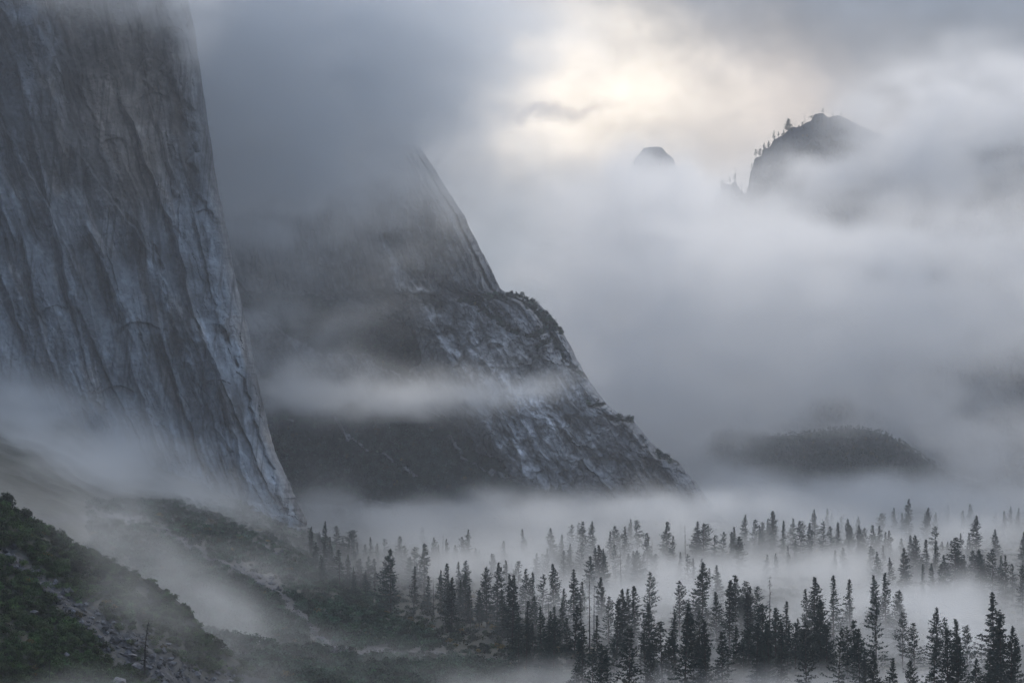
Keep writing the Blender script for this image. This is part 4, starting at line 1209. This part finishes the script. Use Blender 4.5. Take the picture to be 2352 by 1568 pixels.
FAR = [
    # before the crag
    pf(1820, 426, 5670, 90, 30, 176, 1.9, -10), pf(1900, 390, 5670, 80, 30, 176, 1.24, 10), pf(1800, 490, 5670, 44, 36, 176, 1.3), pf(2050, 400, 5670, 90, 50, 192, 1.3), pf(2110, 300, 5720, 100, 70, 192, 1.9, 20), pf(2030, 252, 5770, 50, 22, 160, 0.6, 20),
    pf(2220, 260, 5670, 120, 90, 192, 1.79), pf(2150, 420, 5620, 90, 70, 176, 1.24), pf(2330, 430, 5620, 110, 40, 176, 0.78), pf(2330, 250, 5670, 110, 60, 176, 1.4),
    pf(1690, 590, 5050, 105, 34, 307, 1.2), pf(1850, 560, 5050, 150, 36, 307, 1.67), pf(2060, 560, 5050, 150, 42, 307, 1.67), pf(2280, 560, 5050, 150, 46, 307, 1.57), pf(1800, 640, 5050, 300, 60, 333, 2.34), pf(2250, 668, 5050, 200, 60, 333, 1.5),
    pf(1950, 760, 5050, 320, 70, 333, 2.34), pf(2300, 740, 5050, 200, 60, 307, 1.0), pf(1610, 600, 5050, 77, 60, 307, 1.07), pf(1650, 760, 5050, 140, 90, 333, 1.17), pf(1760, 860, 5050, 260, 60, 333, 1.78), 
    pf(1500, 396, 6900, 60, 16, 100, 1.2), pf(1960, 470, 5620, 60, 26, 160, 0.78),
    # round the dark hill
    pf(1560, 1010, 5000, 60, 50, 176, 1.36), pf(1680, 1112, 4700, 80, 26, 144, 1.4, 15), pf(1790, 1150, 4700, 130, 24, 144, 1.49, 10), pf(1960, 1138, 4700, 110, 24, 144, 1.12, -8), pf(2100, 1140, 4700, 180, 22, 144, 1.49, 5),
    pf(2270, 1070, 4800, 80, 50, 176, 1.36), pf(2170, 1000, 4950, 70, 26, 160, 0.99, 40), pf(1800, 976, 5000, 160, 12, 160, 0.5), pf(2300, 985, 5000, 120, 26, 110, .9), pf(1700, 965, 5000, 120, 14, 160, 0.5),
    pf(1850, 940, 5820, 300, 50, 192, 1.86), pf(2100, 930, 5820, 130, 60, 192, 1.2), pf(2080, 1050, 5770, 300, 50, 160, 1.1), pf(1640, 1090, 5200, 100, 26, 140, 1.0),
    pf(1500, 432, 5300, 110, 30, 240, 2.6), pf(1500, 490, 5300, 130, 34, 240, 2.4), pf(1490, 600, 5200, 130, 80, 288, 3.8), pf(1490, 760, 5200, 150, 90, 288, 3.8), pf(1490, 920, 5100, 150, 70, 288, 3.0), pf(1440, 400, 5400, 34, 24, 160, 1.6), pf(1552, 400, 5400, 24, 26, 160, 1.4), pf(1500, 352, 5400, 50, 18, 128, .8),
]


def mist(name, L, vox, lo_z, dens, color, aniso, label, warp, nscale, seed, lowd):
    blobs = []
    lo = np.array([1e9] * 3); hi = -lo
    for (px, py, D, sx, sy, sd, tau, rot) in L:
        x, y, z = [float(v) for v in at(px, py, D)]
        wx, wz = sx * D / F, sy * D / F
        amp = tau / (math.sqrt(2 * pi) * sd) / dens
        c, s = abs(cos(radians(rot))), abs(sin(radians(rot)))
        ex = 2.6 * np.array([math.hypot(wx * c, wz * s), sd, math.hypot(wz * c, wx * s)])
        p = np.array([x, y, z]); lo = np.minimum(lo, p - ex); hi = np.maximum(hi, p + ex)
        blobs.append((x, y, z, wx, sd, wz, amp, rot))
    lo[2] = max(lo[2], lo_z)
    m = vol_mat(name, dens, color, aniso, 'density')
    o = box(name, tuple(lo), tuple(hi)); o.data.materials.append(m)
    ng = bpy.data.node_groups.new(name, 'GeometryNodeTree')
    ng.interface.new_socket('Geometry', in_out='OUTPUT', socket_type='NodeSocketGeometry')
    g = G(ng)
    out = g.n('NodeGroupOutput'); vc = g.n('GeometryNodeVolumeCube')
    vc.inputs['Min'].default_value = tuple(lo); vc.inputs['Max'].default_value = tuple(hi)
    for a, l, h in zip('XYZ', lo, hi): vc.inputs['Resolution ' + a].default_value = max(6, int((h - l) / vox))
    pos = g.n('GeometryNodeInputPosition').outputs[0]
    ps = g.v('MULTIPLY', pos, (1 / nscale, .7 / nscale, 1.5 / nscale))
    ps = g.v('ADD', ps, (seed, seed * 2.3, 0))
    n1 = g.noise(ps, 1.0, 3.0, .55, col=True)
    wp = g.v('ADD', pos, g.v('MULTIPLY', g.v('SUBTRACT', n1, (.5, .5, .5)), warp))
    n2 = g.noise(g.v('ADD', g.v('SCALE', ps, 2.3), g.v('SCALE', n1, 1.6)), 1.0, 5.0, .6)
    tot = None
    for (x, y, z, wx, sd, wz, amp, rot) in blobs:
        q = g.v('SUBTRACT', wp, (x, y, z))
        if rot:
            c, s = cos(radians(rot)), sin(radians(rot))
            # frame angles run clockwise: tilt down to the right is positive
            a = g.m('MULTIPLY', g.v('DOT_PRODUCT', q, (c, 0, -s)), 1 / wx)
            b = g.m('MULTIPLY', g.v('DOT_PRODUCT', q, (s, 0, c)), 1 / wz)
            yy = g.m('MULTIPLY', g.v('DOT_PRODUCT', q, (0, 1, 0)), 1 / sd)
            r2 = g.m('MULTIPLY_ADD', a, a, g.m('MULTIPLY_ADD', b, b, g.m('MULTIPLY', yy, yy)))
        else:
            q = g.v('MULTIPLY', q, (1 / wx, 1 / sd, 1 / wz)); r2 = g.v('DOT_PRODUCT', q, q)
        e = g.m('MULTIPLY', g.m('EXPONENT', g.m('MULTIPLY', r2, -.5)), amp)
        tot = e if tot is None else g.m('ADD', tot, e)
    dn = g.m('MULTIPLY', tot, g.mapr(n2, .38, .62, lowd, 2.0 - lowd))
    mx = max(b[6] for b in blobs)
    dn = g.m('MAXIMUM', g.m('SUBTRACT', dn, .012), 0.0)
    g.put(vc.inputs['Density'], dn)
    smn = g.n('GeometryNodeSetMaterial'); smn.inputs['Material'].default_value = m
    ng.links.new(vc.outputs[0], smn.inputs[0]); ng.links.new(smn.outputs[0], out.inputs[0])
    md = o.modifiers.new('mist', 'NODES'); md.node_group = ng
    tag(o, label, 'mist', kind='stuff')
    return o


mist('mist', NEAR, 5.0, -4.0, .004, (.955, .975, .995, 1), .5, 'thin mist drifting over the near hillside and along the front of the forest', (60, 60, 26), 70.0, 1.0, .15)
mist('mist', MID, 8.5, -4.0, .004, (.955, .975, .995, 1), .55, 'mist banks and low cloud round the cliffs and between the valley trees', (130, 110, 80), 150.0, 2.0, -.25)
mist('mist', FAR, 13.0, -4.0, .006, (.995, .996, .998, 1), .60, 'bright cloud wrapped round the crag and the dark hill', (170, 130, 90), 230.0, 3.0, -.25)

hz = box('haze', (-9400, -900, -12), (9400, 9900, 1500))
hz.data.materials.append(vol_mat('haze', HAZE, (.90, .94, 1.0, 1), .3, ''))
tag(hz, 'pale blue even haze filling the whole valley', 'haze', kind='stuff')
print('trees', n_tree, 'objects', len(bpy.data.objects))
